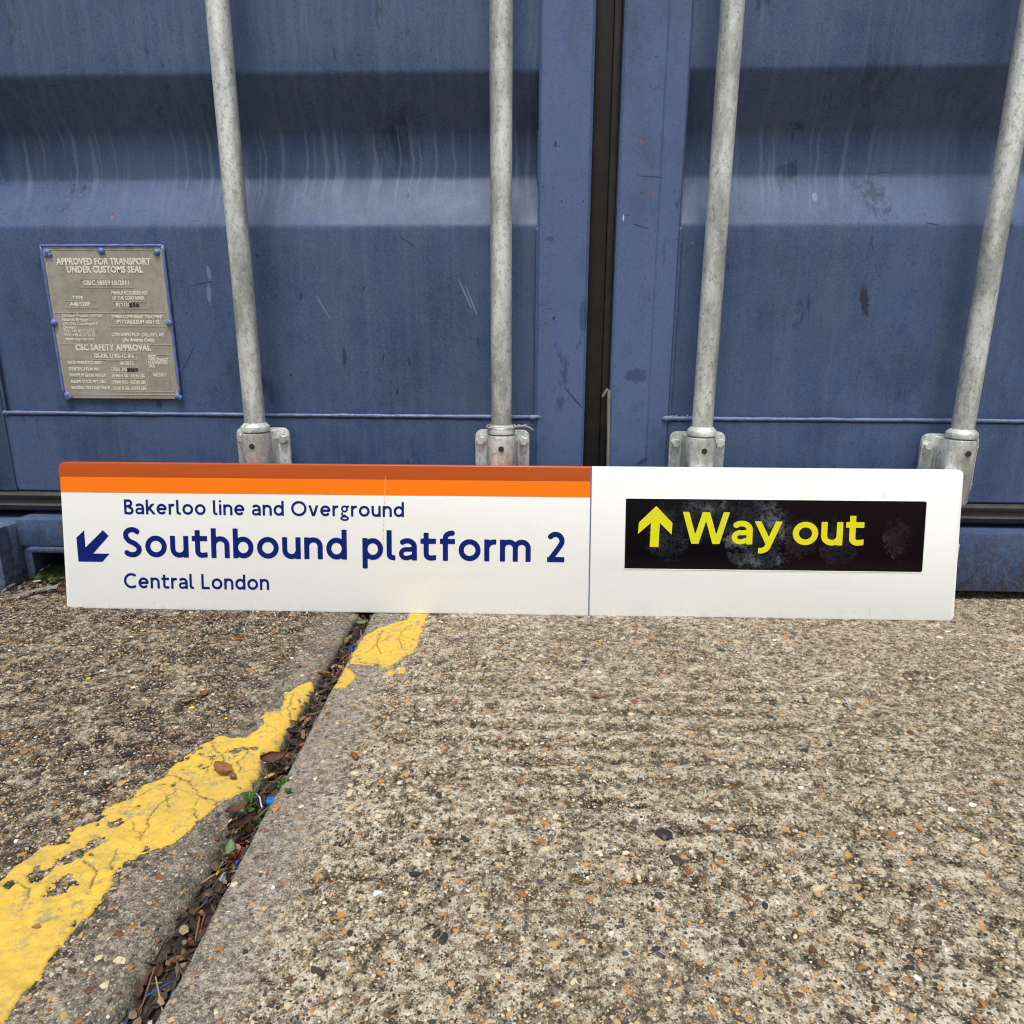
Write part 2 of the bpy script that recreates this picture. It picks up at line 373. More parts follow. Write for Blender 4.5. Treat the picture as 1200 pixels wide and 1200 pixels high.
def concrete(name, left):
    k = N(name); t = k.attr('tone'); tr = k.attr('trow'); ed = k.attr('edge')
    n0 = k.noise(2.2, 4, .6); n1 = k.noise(170, 5, .8); n2 = k.noise(700, 3, .8)
    def cells(scale, dmax, keep, stops, off):
        v = k.n('TexVoronoi'); v.inputs['Scale'].default_value = scale; k.t.links.new(k.map((1, 1, 1), off), v.inputs['Vector'])
        sv = k.n('SeparateColor'); k.t.links.new(v.outputs['Color'], sv.inputs[0])
        m = k.math('MULTIPLY', k.math('GREATER_THAN', sv.outputs[1], 1-keep), k.ramp(v.outputs['Distance'], [(dmax*.8, 1.), (dmax, 0.)]))
        return k.ramp(sv.outputs[0], stops, 'CONSTANT'), m
    tt = k.math('ADD', t, k.math('MULTIPLY', k.math('SUBTRACT', n1, .5), 1.5))
    tt = k.math('ADD', tt, k.math('MULTIPLY', k.math('SUBTRACT', n2, .5), 1.3))
    tt = k.math('ADD', tt, k.math('MULTIPLY', k.math('MULTIPLY', k.math('SUBTRACT', k.noise(70, 4, .7), .5), 1.4), k.attr('far')))
    if left:
        c = k.ramp(tt, [(.10, (.010, .008, .006)), (.32, (.045, .035, .024)), (.50, (.13, .106, .074)), (.70, (.31, .265, .195)), (1., (.48, .42, .32))])
    else:
        c = k.ramp(tt, [(.06, (.014, .010, .006)), (.30, (.070, .053, .034)), (.46, (.21, .172, .118)), (.61, (.40, .35, .265)), (.84, (.60, .55, .45))])
    pal = [(0, (.022, .019, .018)), (.26, (.075, .05, .032)), (.38, (.38, .21, .085)), (.50, (.52, .43, .31)), (.66, (.22, .20, .17)), (.8, (.66, .60, .48)), (.93, (.12, .055, .025))]
    g1, m1 = cells(230, .42, .40, pal, (0, 0, 0)); g2, m2 = cells(480, .5, .55, pal, (3, 7, 1))
    c = k.mix(k.math('MULTIPLY', m2, .85), c, g2); c = k.mix(k.math('MULTIPLY', m1, .95), c, g1)
    # trowelled margin is greyer and closer grained
    marg = k.math('SUBTRACT', 1., tr, clamp=True)
    gt = k.math('ADD', k.math('MULTIPLY', n1, .5), k.math('MULTIPLY', n2, .5))
    gc = k.ramp(gt, [(.38, (.035, .031, .025)), (.48, (.16, .146, .12)), (.56, (.36, .335, .285)), (.66, (.60, .565, .495))])
    c = k.mix(k.math('MULTIPLY', marg, .5 if left else .68), c, gc)
    c = k.mix(k.math('MULTIPLY', k.ramp(n0, [(.4, 0.), (.7, 1.)]), .25), c, (.10, .085, .065) if left else (.22, .18, .13))
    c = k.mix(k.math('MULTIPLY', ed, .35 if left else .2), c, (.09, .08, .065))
    h = k.math('ADD', k.math('MULTIPLY', n1, 1.), k.math('ADD', k.math('MULTIPLY', n2, .6), k.math('ADD', k.math('MULTIPLY', m1, .35), k.math('MULTIPLY', m2, .2))))
    return k.p(base=c, rough=.9, normal=k.bump(h, .8, .0022), spec=.25)
M_concL = concrete('dark_weathered_concrete', True); M_concR = concrete('pale_ridged_concrete', False)
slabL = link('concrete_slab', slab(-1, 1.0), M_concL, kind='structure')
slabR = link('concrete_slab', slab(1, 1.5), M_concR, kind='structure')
tag(slabL, 'darker weathered concrete slab left of the open joint'); tag(slabR, 'paler ridged concrete slab right of the open joint')
# soil at the bottom of the joint
ys = np.linspace(-40, 40, 2); yd = np.concatenate([[-300], np.arange(-1.1, .3, .004), [300]])
xs = np.linspace(-.06, .06, 13)
Yj, Xj = np.meshgrid(yd, xs, indexing='ij'); Xc = Xj + (np.polyval(jlf, Yj)+np.polyval(jrf, Yj))/2
Zj = -.017 + .012*(fbm(Xc*60, Yj*60, 91, 3)-.44)
idx = np.arange(Zj.size).reshape(Zj.shape)
me = np_mesh('joint_soil', np.stack([Xc, Yj, Zj], -1).reshape(-1, 3), np.stack([idx[:-1, :-1], idx[:-1, 1:], idx[1:, 1:], idx[1:, :-1]], -1).reshape(-1, 4))
link('soil', me, simple('joint_soil', (.05, .035, .022), .95, scale=150, bumps=.8, col2=(.015, .011, .008), bd=.004), kind='structure')

# ------------------------------------------------------------ stones embedded in the slabs
def ico():
    bm = bmesh.new(); bmesh.ops.create_icosphere(bm, subdivisions=1, radius=1)
    V = np.array([v.co[:] for v in bm.verts]); Fc = np.array([[v.index for v in f.verts] for f in bm.faces]); bm.free(); return V, Fc
IV, IF = ico()
PALL = np.array([(.47, .31, .14), (.48, .22, .05), (.13, .062, .026), (.030, .028, .030), (.19, .17, .14), (.60, .50, .33), (.78, .76, .72), (.30, .145, .05), (.06, .048, .036), (.38, .33, .25), (.24, .085, .035)])
PW = np.array([.15, .075, .12, .13, .12, .12, .02, .07, .10, .08, .015])
def stones_for(side, smax):
    out = []
    for cell, pr, r0, r1 in ((.030, .36, .0042, .0072), (.0115, .80, .0023, .0044), (.0062, .72, .0011, .0022)):
        gx = np.arange(0.006, smax, cell); gy = np.arange(-.96, .0, cell)
        GX, GY = np.meshgrid(gx, gy); n = GX.size
        sx = GX.ravel()+rng.uniform(0, cell*.7, n); y = GY.ravel()+rng.uniform(0, cell*.7, n)
        keep = rng.random(n) < pr*(1.15 if side < 0 else .95)
        keep &= ~((sx < .07) & (rng.random(n) < .25))
        sx, y = sx[keep], y[keep]; n = len(sx)
        x = edgeL(y)-sx if side < 0 else edgeR(y)+sx
        r = r0+(r1-r0)*rng.random(n)**1.8
        z, s, tr = hfield(x, y, side)
        c = PALL[rng.choice(len(PALL), n, p=PW/PW.sum())]*rng.uniform(.75, 1.2, (n, 1))
        if side < 0: c = c*.8
        out.append(np.column_stack([x, y, z, r, c]))
    return np.concatenate(out)
stone_mats = []
for i, c in enumerate(PALL):
    stone_mats.append(simple('stone_tone', tuple(c), .55, var=.45, scale=180, bumps=.35, bd=.001))
k = N('mixed_grit'); M_grit = k.p(base=k.mix(k.math('MULTIPLY', k.ramp(k.noise(500, 3), [(.4, 0.), (.65, 1.)]), .4), k.attr('col', 'Color'), (.30, .27, .22)), rough=.6, spec=.4)
stone_meshes = []
for i in range(8):
    V = IV*rng.uniform(.72, 1.12, (len(IV), 1)); V = V + rng.normal(0, .07, V.shape)
    V[:, 2] = np.clip(V[:, 2], -1, .45+.25*rng.random())
    stone_meshes.append(V)
def build_stones(side, slabo, smax):
    P = stones_for(side, smax)
    # projected size decides which are singled out
    d = np.array([[p[0]-CAM.x, p[1]-CAM.y, p[2]-CAM.z] for p in P[:, :3]])
    zf = d@np.array(CF); px = FPX*(d@np.array(CR))/zf
    size = P[:, 3]/zf; size[(np.abs(px) > 600)] *= .01
    order = np.argsort(-size); big = order[:290]; rest = order[290:]
    base = {}
    for i in big:
        x, y, z, r, c = P[i, 0], P[i, 1], P[i, 2], P[i, 3], P[i, 4:]
        mi = int(np.argmin(((PALL-c)**2).sum(1))); si = random.randrange(8)
        if (mi, si) not in base:
            base[(mi, si)] = np_mesh('stone', stone_meshes[si]*.001, IF, False); base[(mi, si)].materials.append(stone_mats[mi])
        o = bpy.data.objects.new('stone', base[(mi, si)]); COL.objects.link(o); o.parent = slabo
        a = r*1000; o.location = (x, y, z-.15*r); o.scale = (a*random.uniform(.8, 1.35), a*random.uniform(.65, 1), a*random.uniform(.45, .7))
        o.rotation_euler = (random.uniform(-.2, .2), random.uniform(-.2, .2), random.uniform(0, 6.28))
    Q = P[rest]; n = len(Q); si = rng.integers(0, 8, n)
    V = np.array(stone_meshes)[si]                              # n,12,3
    sc = np.stack([rng.uniform(.8, 1.35, n), rng.uniform(.65, 1, n), rng.uniform(.4, .65, n)], 1)*Q[:, 3:4]
    V = V*sc[:, None, :]; a = rng.uniform(0, 6.28, n); ca, sa = np.cos(a)[:, None], np.sin(a)[:, None]
    X = V[:, :, 0]*ca-V[:, :, 1]*sa; Yy = V[:, :, 0]*sa+V[:, :, 1]*ca
    V = np.stack([X+Q[:, 0:1], Yy+Q[:, 1:2], V[:, :, 2]+Q[:, 2:3]-.1*Q[:, 3:4]], -1).reshape(-1, 3)
    Fc = (IF[None]+(np.arange(n)*len(IV))[:, None, None]).reshape(-1, 3)
    me = np_mesh('embedded_grit', V, Fc, False); cattr(me, 'col', np.repeat(Q[:, 4:], len(IV), 0))
    link('embedded_grit', me, M_grit, slabo, kind='stuff')
build_stones(-1, slabL, .72); build_stones(1, slabR, 1.22)

# ------------------------------------------------------------ worn yellow paint on both sides of the joint
polyA = [(-200, 1175), (-60, 1078), (0, 1033), (18, 1018), (39, 1003), (57, 988), (81, 988), (80, 971), (100, 966), (126, 959), (120, 949), (138, 941), (156, 934), (168, 919), (195, 910), (207, 892), (230, 877), (255, 863), (288, 865), (309, 849), (305, 838), (331, 828), (333, 814), (350, 804), (367, 797), (369, 804), (350, 834), (334, 858), (326, 877), (307, 881), (306, 898), (296, 919), (282, 929), (259, 942), (230, 967), (204, 989), (165, 1003), (137, 1018), (132, 1033), (126, 1050), (70, 1115), (0, 1210), (-200, 1400)]
polyB = [(494, 700), (475, 726), (448, 733), (427, 745), (414, 764), (409, 777), (427, 779), (454, 783), (469, 774), (486, 762), (495, 739), (502, 718), (516, 700)]
polyC = [(409, 774), (399, 790), (391, 805), (382, 823), (379, 837), (388, 828), (402, 819), (408, 805), (418, 793), (413, 782), (409, 778)]
polyD = [(452, 790), (458, 784), (463, 787), (461, 793), (455, 792)]; polyE = [(465, 785), (473, 780), (477, 785), (471, 790), (466, 789)]
holes = [((42, 1029), (88, 1004), 8.5), ((73, 1036), (80, 1034), 12), ((100, 998), (124, 981), 5), ((131, 968), (136, 966), 4), ((66, 986), (84, 974), 3), ((10, 1040), (14, 1038), 3), ((262, 960-80), (300, 876), 2.2), ((330, 818), (334, 820), 2)]
cracks = [[(195, 910), (222, 914), (234, 931), (258, 941)], [(155, 965), (163, 975), (167, 988)], [(178, 957), (190, 940), (210, 929)], [(240, 905), (252, 890), (268, 878)], [(430, 765), (445, 752), (462, 744)], [(128, 1022), (133, 1005), (138, 995)], [(160, 935), (180, 924)], [(234, 931), (228, 948), (232, 960)], [(178, 957), (172, 972), (160, 985)], [(207, 922), (197, 934), (199, 946)], [(250, 872), (262, 890), (258, 902)], [(100, 1010), (112, 1022), (108, 1040)], [(290, 880), (279, 893), (285, 905)], [(345, 815), (338, 830), (342, 842)], [(448, 738), (441, 752), (447, 768)], [(475, 735), (468, 748), (474, 762)], [(20, 1035), (34, 1044), (30, 1060)]]
def inpoly(x, y, P):
    r = np.zeros(x.shape, bool); n = len(P)
    for i in range(n):
        x0, y0 = P[i]; x1, y1 = P[(i+1) % n]
        c = ((y0 > y) != (y1 > y))
        r ^= c & (x < (x1-x0)*(y-y0)/((y1-y0) if y1 != y0 else 1e-9)+x0)
    return r
def segd(x, y, a, b):
    ax, ay = a; bx, by = b; dx, dy = bx-ax, by-ay
    t = np.clip(((x-ax)*dx+(y-ay)*dy)/(dx*dx+dy*dy+1e-12), 0, 1)
    return np.hypot(x-ax-t*dx, y-ay-t*dy)
def paint(polys, side, slabo, bbox, name):
    st = .00125
    xs = np.arange(bbox[0], bbox[1], st); ys = np.arange(bbox[2], bbox[3], st)
    Y, X = np.meshgrid(ys, xs, indexing='ij')
    wx = X + .010*(fbm(X*110, Y*110, 101, 5)-.47); wy = Y + .010*(fbm(X*110, Y*110, 131, 5)-.47)
    m = np.zeros(X.shape, bool)
    for p in polys: m |= inpoly(wx, wy, [tuple(gpt(*q)[:2]) for q in p])
    sc = 1/1150.
    for a, b, r in holes:
        A = gpt(*a)[:2]; Bb = gpt(*b)[:2]
        m &= ~(segd(X, Y, A, Bb) + .022*(fbm(X*95, Y*95, 151, 4)-.45) < r*sc*.9)
    cd = np.full(X.shape, 9.)
    for c in cracks:
        for a, b in zip(c[:-1], c[1:]): cd = np.minimum(cd, segd(X+.010*(fbm(X*110, Y*110, 171, 4)-.45), Y+.010*(fbm(X*110, Y*110, 175, 4)-.45), gpt(*a)[:2], gpt(*b)[:2]))
    # small chips
    chip = fbm(X*150+Y*90, Y*150-X*90, 181, 3)
    m &= ~((chip > .66) & (fbm(X*31+Y*17, Y*29-X*13, 187, 3) > .52))
    if side < 0: m &= (edgeL(Y)-X) > -.001
    else: m &= (X-edgeR(Y)) > -.001
    Z, s, tr = hfield(X, Y, side)
    # paint bridges the roughness
    k = Z.copy()
    for _ in range(7):
        k[1:-1, 1:-1] = (k[:-2, 1:-1]+k[2:, 1:-1]+k[1:-1, :-2]+k[1:-1, 2:]+k[1:-1, 1:-1]*2)/6
    Zp = np.maximum(k, k*.55+Z*.45)+.0016 - .0016*np.exp(-(cd/.0006)**2)
    idx = np.arange(X.size).reshape(X.shape)
    cm = m[:-1, :-1] & m[1:, :-1] & m[:-1, 1:] & m[1:, 1:]
    q = np.stack([idx[:-1, :-1], idx[:-1, 1:], idx[1:, 1:], idx[1:, :-1]], -1)[cm]
    # boundary vertices drop to the concrete: vertex used by fewer than four kept cells
    cnt = np.zeros(X.size, int); np.add.at(cnt, q.ravel(), 1)
    rim = (cnt > 0) & (cnt < 4)
    Zf = Zp.ravel().copy(); Zf[rim] = Z.ravel()[rim]+.0003
    near = cnt.reshape(X.shape) < 4; near2 = near.copy()
    near2[1:-1, 1:-1] |= near[:-2, 1:-1] | near[2:, 1:-1] | near[1:-1, :-2] | near[1:-1, 2:]
    used = np.unique(q); remap = -np.ones(X.size, int); remap[used] = np.arange(len(used))
    jit = rng.uniform(-.0003, .0003, (len(used), 2)); V = np.stack([X.ravel()[used]+jit[:, 0], Y.ravel()[used]+jit[:, 1], Zf[used]], -1)
    me = np_mesh(name, V, remap[q]); fattr(me, 'crack', np.exp(-(cd.ravel()[used]/.00065)**2)); fattr(me, 'rim', near2.ravel()[used].astype(float))
    return link(name, me, M_yellow, slabo)
k = N('worn_yellow_road_paint')
yn = k.noise(60, 6, .7); yf = k.noise(300, 4, .75); yb = k.noise(9, 4, .6)
c = k.mix(k.ramp(yb, [(.35, 0.), (.65, 1.)]), (.64, .425, .048), (.56, .375, .062))
c = k.mix(k.math('MULTIPLY', k.ramp(yn, [(.52, 0.), (.68, 1.)]), .5), c, (.50, .36, .09))
c = k.mix(k.math('MULTIPLY', k.ramp(yf, [(.57, 0.), (.68, 1.)]), .7), c, (.30, .24, .12))
c = k.mix(k.ramp(k.noise(38, 7, .8, k.map((1, 1, 1), (3, 8, 0))), [(.585, 0.), (.64, .75)]), c, (.22, .20, .15))
c = k.mix(k.math('MULTIPLY', k.ramp(k.noise(120, 5, .85, k.map((1, 1, 1), (1, 4, 2))), [(.50, 0.), (.58, .85)]), k.ramp(k.noise(22, 4, .7, k.map((1, 1, 1), (7, 2, 0))), [(.40, .1), (.60, 1.)])), c, (.25, .215, .14))
c = k.mix(k.attr('crack'), c, (.06, .045, .02))
c = k.mix(k.math('MULTIPLY', k.attr('rim'), .25), c, (.45, .28, .03))
M_yellow = k.p(base=c, rough=.75, normal=k.bump(k.math('ADD', yn, yf), .35, .001), spec=.3)
paint([polyA], -1, slabL, (-.72, -.27, -1.15, -.2), 'yellow_paint')
paint([polyB, polyC, polyD, polyE], 1, slabR, (-.33, -.1, -.4, -.05), 'yellow_paint')

# ------------------------------------------------------------ the shipping container
CX = .101                                    # middle of the doors
XL, XR, ZB, ZT, YB = CX-1.219, CX+1.219, .012, 2.591, 6.05
cont = thing('shipping_container', 'blue steel shipping container with galvanised locking bars on its closed double doors', 'shipping container', (CX, 0, 0))
def cp(name, me, mat, parent=cont, smooth=None, kind=None):
    """world-space mesh parented under the container or one of its parts"""
    off = Vector((CX, 0, 0))
    me.transform(Matrix.Translation(-off)); return link(name, me, mat, parent, kind=kind)
def profile_panel(x0, x1, prof, thick=.0, nx=60):
    # prof: list of (z,y); rounded by subdividing
    b = bmesh.new(); rows = []
    P = []
    for i in range(len(prof)):
        z, y = prof[i]
        if 0 < i < len(prof)-1:
            z0, y0 = prof[i-1]; z1, y1 = prof[i+1]; r = .0055
            l0 = hypot(z-z0, y-y0); l1 = hypot(z1-z, y1-y)
            a = (z+(z0-z)*r/l0, y+(y0-y)*r/l0); c_ = (z+(z1-z)*r/l1, y+(y1-y)*r/l1)
            for t in (0, .33, .67, 1):
                P.append(((1-t)**2*a[0]+2*t*(1-t)*z+t*t*c_[0], (1-t)**2*a[1]+2*t*(1-t)*y+t*t*c_[1]))
        else: P.append((z, y))
    # long flats get extra rows for slight dents
    Q = []
    for a, c_ in zip(P[:-1], P[1:]):
        n = max(1, int(hypot(a[0]-c_[0], a[1]-c_[1])/.03))
        for i in range(n): Q.append((a[0]+(c_[0]-a[0])*i/n, a[1]+(c_[1]-a[1])*i/n))
    Q.append(P[-1])
    xs = np.linspace(x0, x1, nx); Z = np.array([q[0] for q in Q]); Y0 = np.array([q[1] for q in Q])
    Xg, Zg = np.meshgrid(xs, Z); Yg = np.repeat(Y0[:, None], nx, 1)
    Yg = Yg + .005*(fbm(Xg*3.5+9, Zg*3.5, 201, 3)-.44)*np.minimum(1, np.minimum(Xg-x0, x1-Xg)/.05)
    idx = np.arange(Xg.size).reshape(Xg.shape)
    return np_mesh('door_panel', np.stack([Xg, Yg, Zg], -1).reshape(-1, 3), np.stack([idx[:-1, :-1], idx[:-1, 1:], idx[1:, 1:], idx[1:, :-1]], -1).reshape(-1, 4))
YO, YR = .012, .060
prof = [(.318, YO), (.638, YO), (.720, YR), (.788, YR), (.868, YO), (1.186, YO), (1.266, YR), (1.334, YR), (1.414, YO), (1.734, YO), (1.814, YR), (1.882, YR), (1.962, YO), (2.30, YO)]
ZW = .3185
def bead(pts, r, amp=.0009, seed=0, n=8, step=.006):
    P = []; L = []
    for a, c_ in zip(pts[:-1], pts[1:]):
        a = Vector(a); c_ = Vector(c_); m = max(2, int((c_-a).length/step))
        for i in range(m): P.append(a.lerp(c_, i/m))
    P.append(Vector(pts[-1])); rd = []
    out = []
    for i, p in enumerate(P):
        q = float(fbm(np.array(i*.21), np.array(seed*3.1), seed)); q2 = float(fbm(np.array(i*.17), np.array(seed*7.7), seed+5))
        out.append(p+Vector(((q-.45)*amp*2, 0, (q2-.45)*amp*2))); rd.append(r*(.75+.55*q))
    return B().tube(out, rd, n).mesh('weld_bead', 3.2)
def door(side):
    if side < 0: xi, xo, xs0, xs1 = -.012, -.983, -.012, .0748
    else: xi, xo, xs0, xs1 = .225, 1.185, .1185, .225
    pan = profile_panel(min(xi, xo)-.004, max(xi, xo)+.004, prof)
    d = cp('door', pan, M_panel)
    # inner stile: folded section, and outer stile
    zt = 2.40
    if side > 0: sec = [(xs0, .072), (xs0, .004), (xs0+.004, .001), (xs0+.036, .0), (xs0+.040, .0008), (xs0+.066, .0008), (xs0+.070, .0032), (xs1-.004, .0036), (xs1, .009), (xs1, .072)]
    else: sec = [(xs0, .072), (xs0, .005), (xs0+.004, .001), (xs0+.05, .0), (xs1-.005, .0006), (xs1, .005), (xs1, .072)]
    cp('door_stile', B().prism(sec, .172, zt).mesh('door_stile', .35), M_stile, d)
    ox0, ox1 = (XL+.05, xo) if side < 0 else (xo, XR-.05)
    cp('door_stile', B().box((ox0, -.002, .172), (ox1, .070, zt), .004).mesh('door_stile', .5), M_blue, d)
    # bottom rail below the weld, top rail
    a, c_ = min(xi, xo), max(xi, xo)
    cp('bottom_rail', B().prism([(.060, .172), (.004, .172), (.0015, .175), (.0030, ZW-.006), (.0085, ZW-.002), (.0115, ZW), (.060, ZW)], a, c_, Matrix(((0, 0, 1, 0), (1, 0, 0, 0), (0, 1, 0, 0), (0, 0, 0, 1)))).mesh('bottom_rail'), M_blue, d)
    cp('top_rail', B().box((a, .002, 2.30), (c_, .06, zt), .003).mesh('top_rail', .5), M_blue, d)
    cp('weld_bead', bead([(a-.004 if side < 0 else a-.006, .0035, ZW), (c_+(.006 if side < 0 else .004), .0035, ZW)], .0034, seed=11 if side < 0 else 23), M_bead, d)
    for xx, sd_ in ((xi, 31), (xo, 47)):
        cp('weld_bead', bead([(xx, .006 if xx == xi else .004, .176), (xx, .006, .634)], .0030, .0006, seed=sd_+side), M_blue, d)
        cp('weld_bead', bead([(xx, .050, .71), (xx, .050, .79)], .0022, .0006, seed=sd_+side+3), M_stile, d)
    # lumps where the beads cross
    for xx in (xi, xo):
        lb = B()
        for q in range(3):
            r = bmesh.ops.create_icosphere(lb.bm, subdivisions=2, radius=.0062-.001*q)
            for v in r['verts']: v.co = Vector((v.co.x*1.5+xx+(q-1)*.005, v.co.y*.6+.002, v.co.z*.8+ZW+random.uniform(-.001, .001)))
        if side > 0 and xx == xi:
            for q in range(7):
                r = bmesh.ops.create_icosphere(lb.bm, subdivisions=1, radius=.004)
                for v in r['verts']: v.co = Vector((v.co.x*1.4+xi+.006+q*.006, v.co.y*.6+.003, v.co.z+ZW+random.uniform(-.003, .004)))
        cp('weld_lump', lb.mesh('weld_lump', 3.2), M_bead, d)
    # bottom gasket: two lips
    ga, gb = (XL+.05, .0995) if side < 0 else (.1015, XR-.05)
    g = [(.05, .133), (.006, .133), (-.002, .138), (-.006, .146), (-.002, .150), (-.001, .156), (-.007, .160), (-.008, .166), (-.002, .1705), (.05, .1705)]
    cp('door_gasket', B().prism(g, ga, gb, Matrix(((0, 0, 1, 0), (1, 0, 0, 0), (0, 1, 0, 0), (0, 0, 0, 1)))).mesh('door_gasket', .9), M_rubber2, d)
    return d
doorL = door(-1); doorR = door(1)
# middle seam: overlapping black rubber lips
sm = B(); sm.box((.0754, .022, .172), (.1045, .05, 2.4), .003)
cp('seam_gasket', sm.mesh('seam_gasket', .6), simple('brown_black_rubber', (.008, .0062, .005), .75, scale=30, col2=(.016, .012, .010)), doorL)
sm = B(); sm.box((.105, .030, .172), (.118, .05, 2.4), .002)
cp('seam_gasket', sm.mesh('seam_gasket', .6), M_rubber, doorR)
# bent grey retaining strip by the seam
st = B(); st.tube([(.1195, -.004, .20), (.1180, -.005, .29), (.1155, -.007, .352), (.1150, -.009, .366), (.1125, -.010, .3695), (.1090, -.009, .364), (.1045, -.008, .356)], [.0032, .0032, .0032, .0032, .003, .0028, .0018], 8)
tag(cp('gasket_strip', st.mesh('gasket_strip', .8), simple('dull_grey_metal', (.20, .19, .175), .55, scale=60, metal=.3, col2=(.3, .28, .26)), doorR), 'bent grey metal strip hanging in the seam')
# sill with forklift style opening behind the sign's left end
sb = B()
sill_sec = lambda x0, x1, z0, z1, y0=-.034: sb.box((x0, y0, z0), (x1, .12, z1), .003)
sill_sec(XL+.145, -.6005, .074, .127); sill_sec(CX+.9005, XR-.145, .074, .127)
sill_sec(XL+.1455, XL+.162, .006, .0735, -.028)
sb.box((XL+.1625, -.043, .064), (-.601, .10, .0735), .003)
sill_sec(-.60, CX+.90, .018, .127)
sb.box((CX+.901, -.043, .064), (XR-.146, .10, .0735), .003)
cp('door_sill', sb.mesh('door_sill', .6), blue_paint('blue_sill_paint'))
cp('floor_beam', B().box((XL+.02, .125, .02), (XR-.02, YB-.1, .13)).mesh('floor_beam'), M_dark)
def casting(x0, x1, y0, y1, z0, z1, hole_x, parent=cont):
    # corner casting with an oval opening in its front face
    b = B(); cx_, cz = (x0+x1)/2+hole_x, (z0+z1)/2
    t = .028
    b.box((x0, y0+t, z0), (x1, y1, z1), .006)
    # front wall as ring around the oval
    n = 32; outer = []; inner = []
    for i in range(n):
        a = 2*pi*i/n + pi/4
        c_, s_ = cos(a), sin(a); m_ = max(abs(c_), abs(s_))
        outer.append(((x0+x1)/2+(x1-x0)/2*c_/m_, cz+(z1-z0)/2*s_/m_)); inner.append((cx_+.031*c_, cz+.045*s_))
    bm = b.bm
    def ringv(pts, y): return [bm.verts.new((p[0], y, p[1])) for p in pts]
    o1, i1, o2, i2 = ringv(outer, y0), ringv(inner, y0), ringv(outer, y0+t), ringv(inner, y0+t)
    for i in range(n):
        j = (i+1) % n
        bm.faces.new((o1[i], o1[j], i1[j], i1[i])); bm.faces.new((o1[j], o1[i], o2[i], o2[j])); bm.faces.new((i1[i], i1[j], i2[j], i2[i]))
    return b.mesh('corner_casting', .6)
M_cast = blue_paint('chipped_blue_casting_paint', (.075, .115, .225), dirt=.5)
for zz in ((0.001, .119), (ZT-.118, ZT)):
    cp('corner_casting', casting(XL, XL+.142, -.080, .093, *zz, 0), M_cast)
    cp('corner_casting', casting(XR-.142, XR, -.080, .093, *zz, 0), M_cast)
    for xx in ((XL, XL+.145), (XR-.145, XR)):
        cp('corner_casting', B().box((xx[0], YB-.178, zz[0]), (xx[1], YB, zz[1]), .006).mesh('corner_casting'), M_cast)
for x0, x1 in ((XL+.001, XL+.048), (XR-.048, XR-.001)):
    cp('corner_post', B().box((x0, -.03, .12), (x1, .11, ZT-.119), .006).mesh('corner_post'), M_blue)
# hinges between posts and doors
for sgn, xx in ((-1, XL+.058), (1, XR-.058)):
    for zz in (.255, .90, 1.55, 2.2):
        hb = B(); hb.tube([(xx-.003*sgn, -.026, zz-.055), (xx-.003*sgn, -.026, zz+.055)], .017, 14)
        hb.box((xx, -.012, zz-.045), (xx-.09*sgn*-1 if sgn < 0 else xx-.09, -.003, zz+.045), .002)
        cp('door_hinge', hb.mesh('door_hinge', .6), M_blue)
cp('door_header', B().box((XL+.05, .0, 2.41), (XR-.05, .12, ZT-.01), .004).mesh('door_header'), M_blue)
def corr(x, y0, y1, z0, z1, pitch=.28, depth=.036, sgn=1):
    prof_ = []; y = y0; i = 0
    seg = [.07, .068, .072, .07]; o = [(0, 0), (0, 1), (1, 1), (1, 0)]
    st_ = 0
    while y < y1:
        prof_.append((y, o[st_][0]*depth)); y += seg[st_]; st_ = (st_+1) % 4
    V = []; 
    for yy, dd in prof_: V += [(x-sgn*dd, yy, z0), (x-sgn*dd, yy, z1)]
    Fq = [(2*i, 2*i+1, 2*i+3, 2*i+2) for i in range(len(prof_)-1)]
    return np_mesh('side_wall', V, Fq, False)
cp('side_wall', corr(XL+.004, .11, YB-.05, .13, ZT-.09, sgn=-1), M_blue); cp('side_wall', corr(XR-.004, .11, YB-.05, .13, ZT-.09, sgn=1), M_blue)
cp('roof', B().box((XL+.01, .1, ZT-.10), (XR-.01, YB-.02, ZT-.02), .004).mesh('roof'), M_blue)
cp('end_wall', B().box((XL+.02, YB-.06, .13), (XR-.02, YB-.03, ZT-.1)).mesh('end_wall'), M_blue)
cp('inner_lining', B().box((XL+.05, .0735, .135), (XR-.05, .0985, 2.4)).mesh('inner_lining'), M_dark)

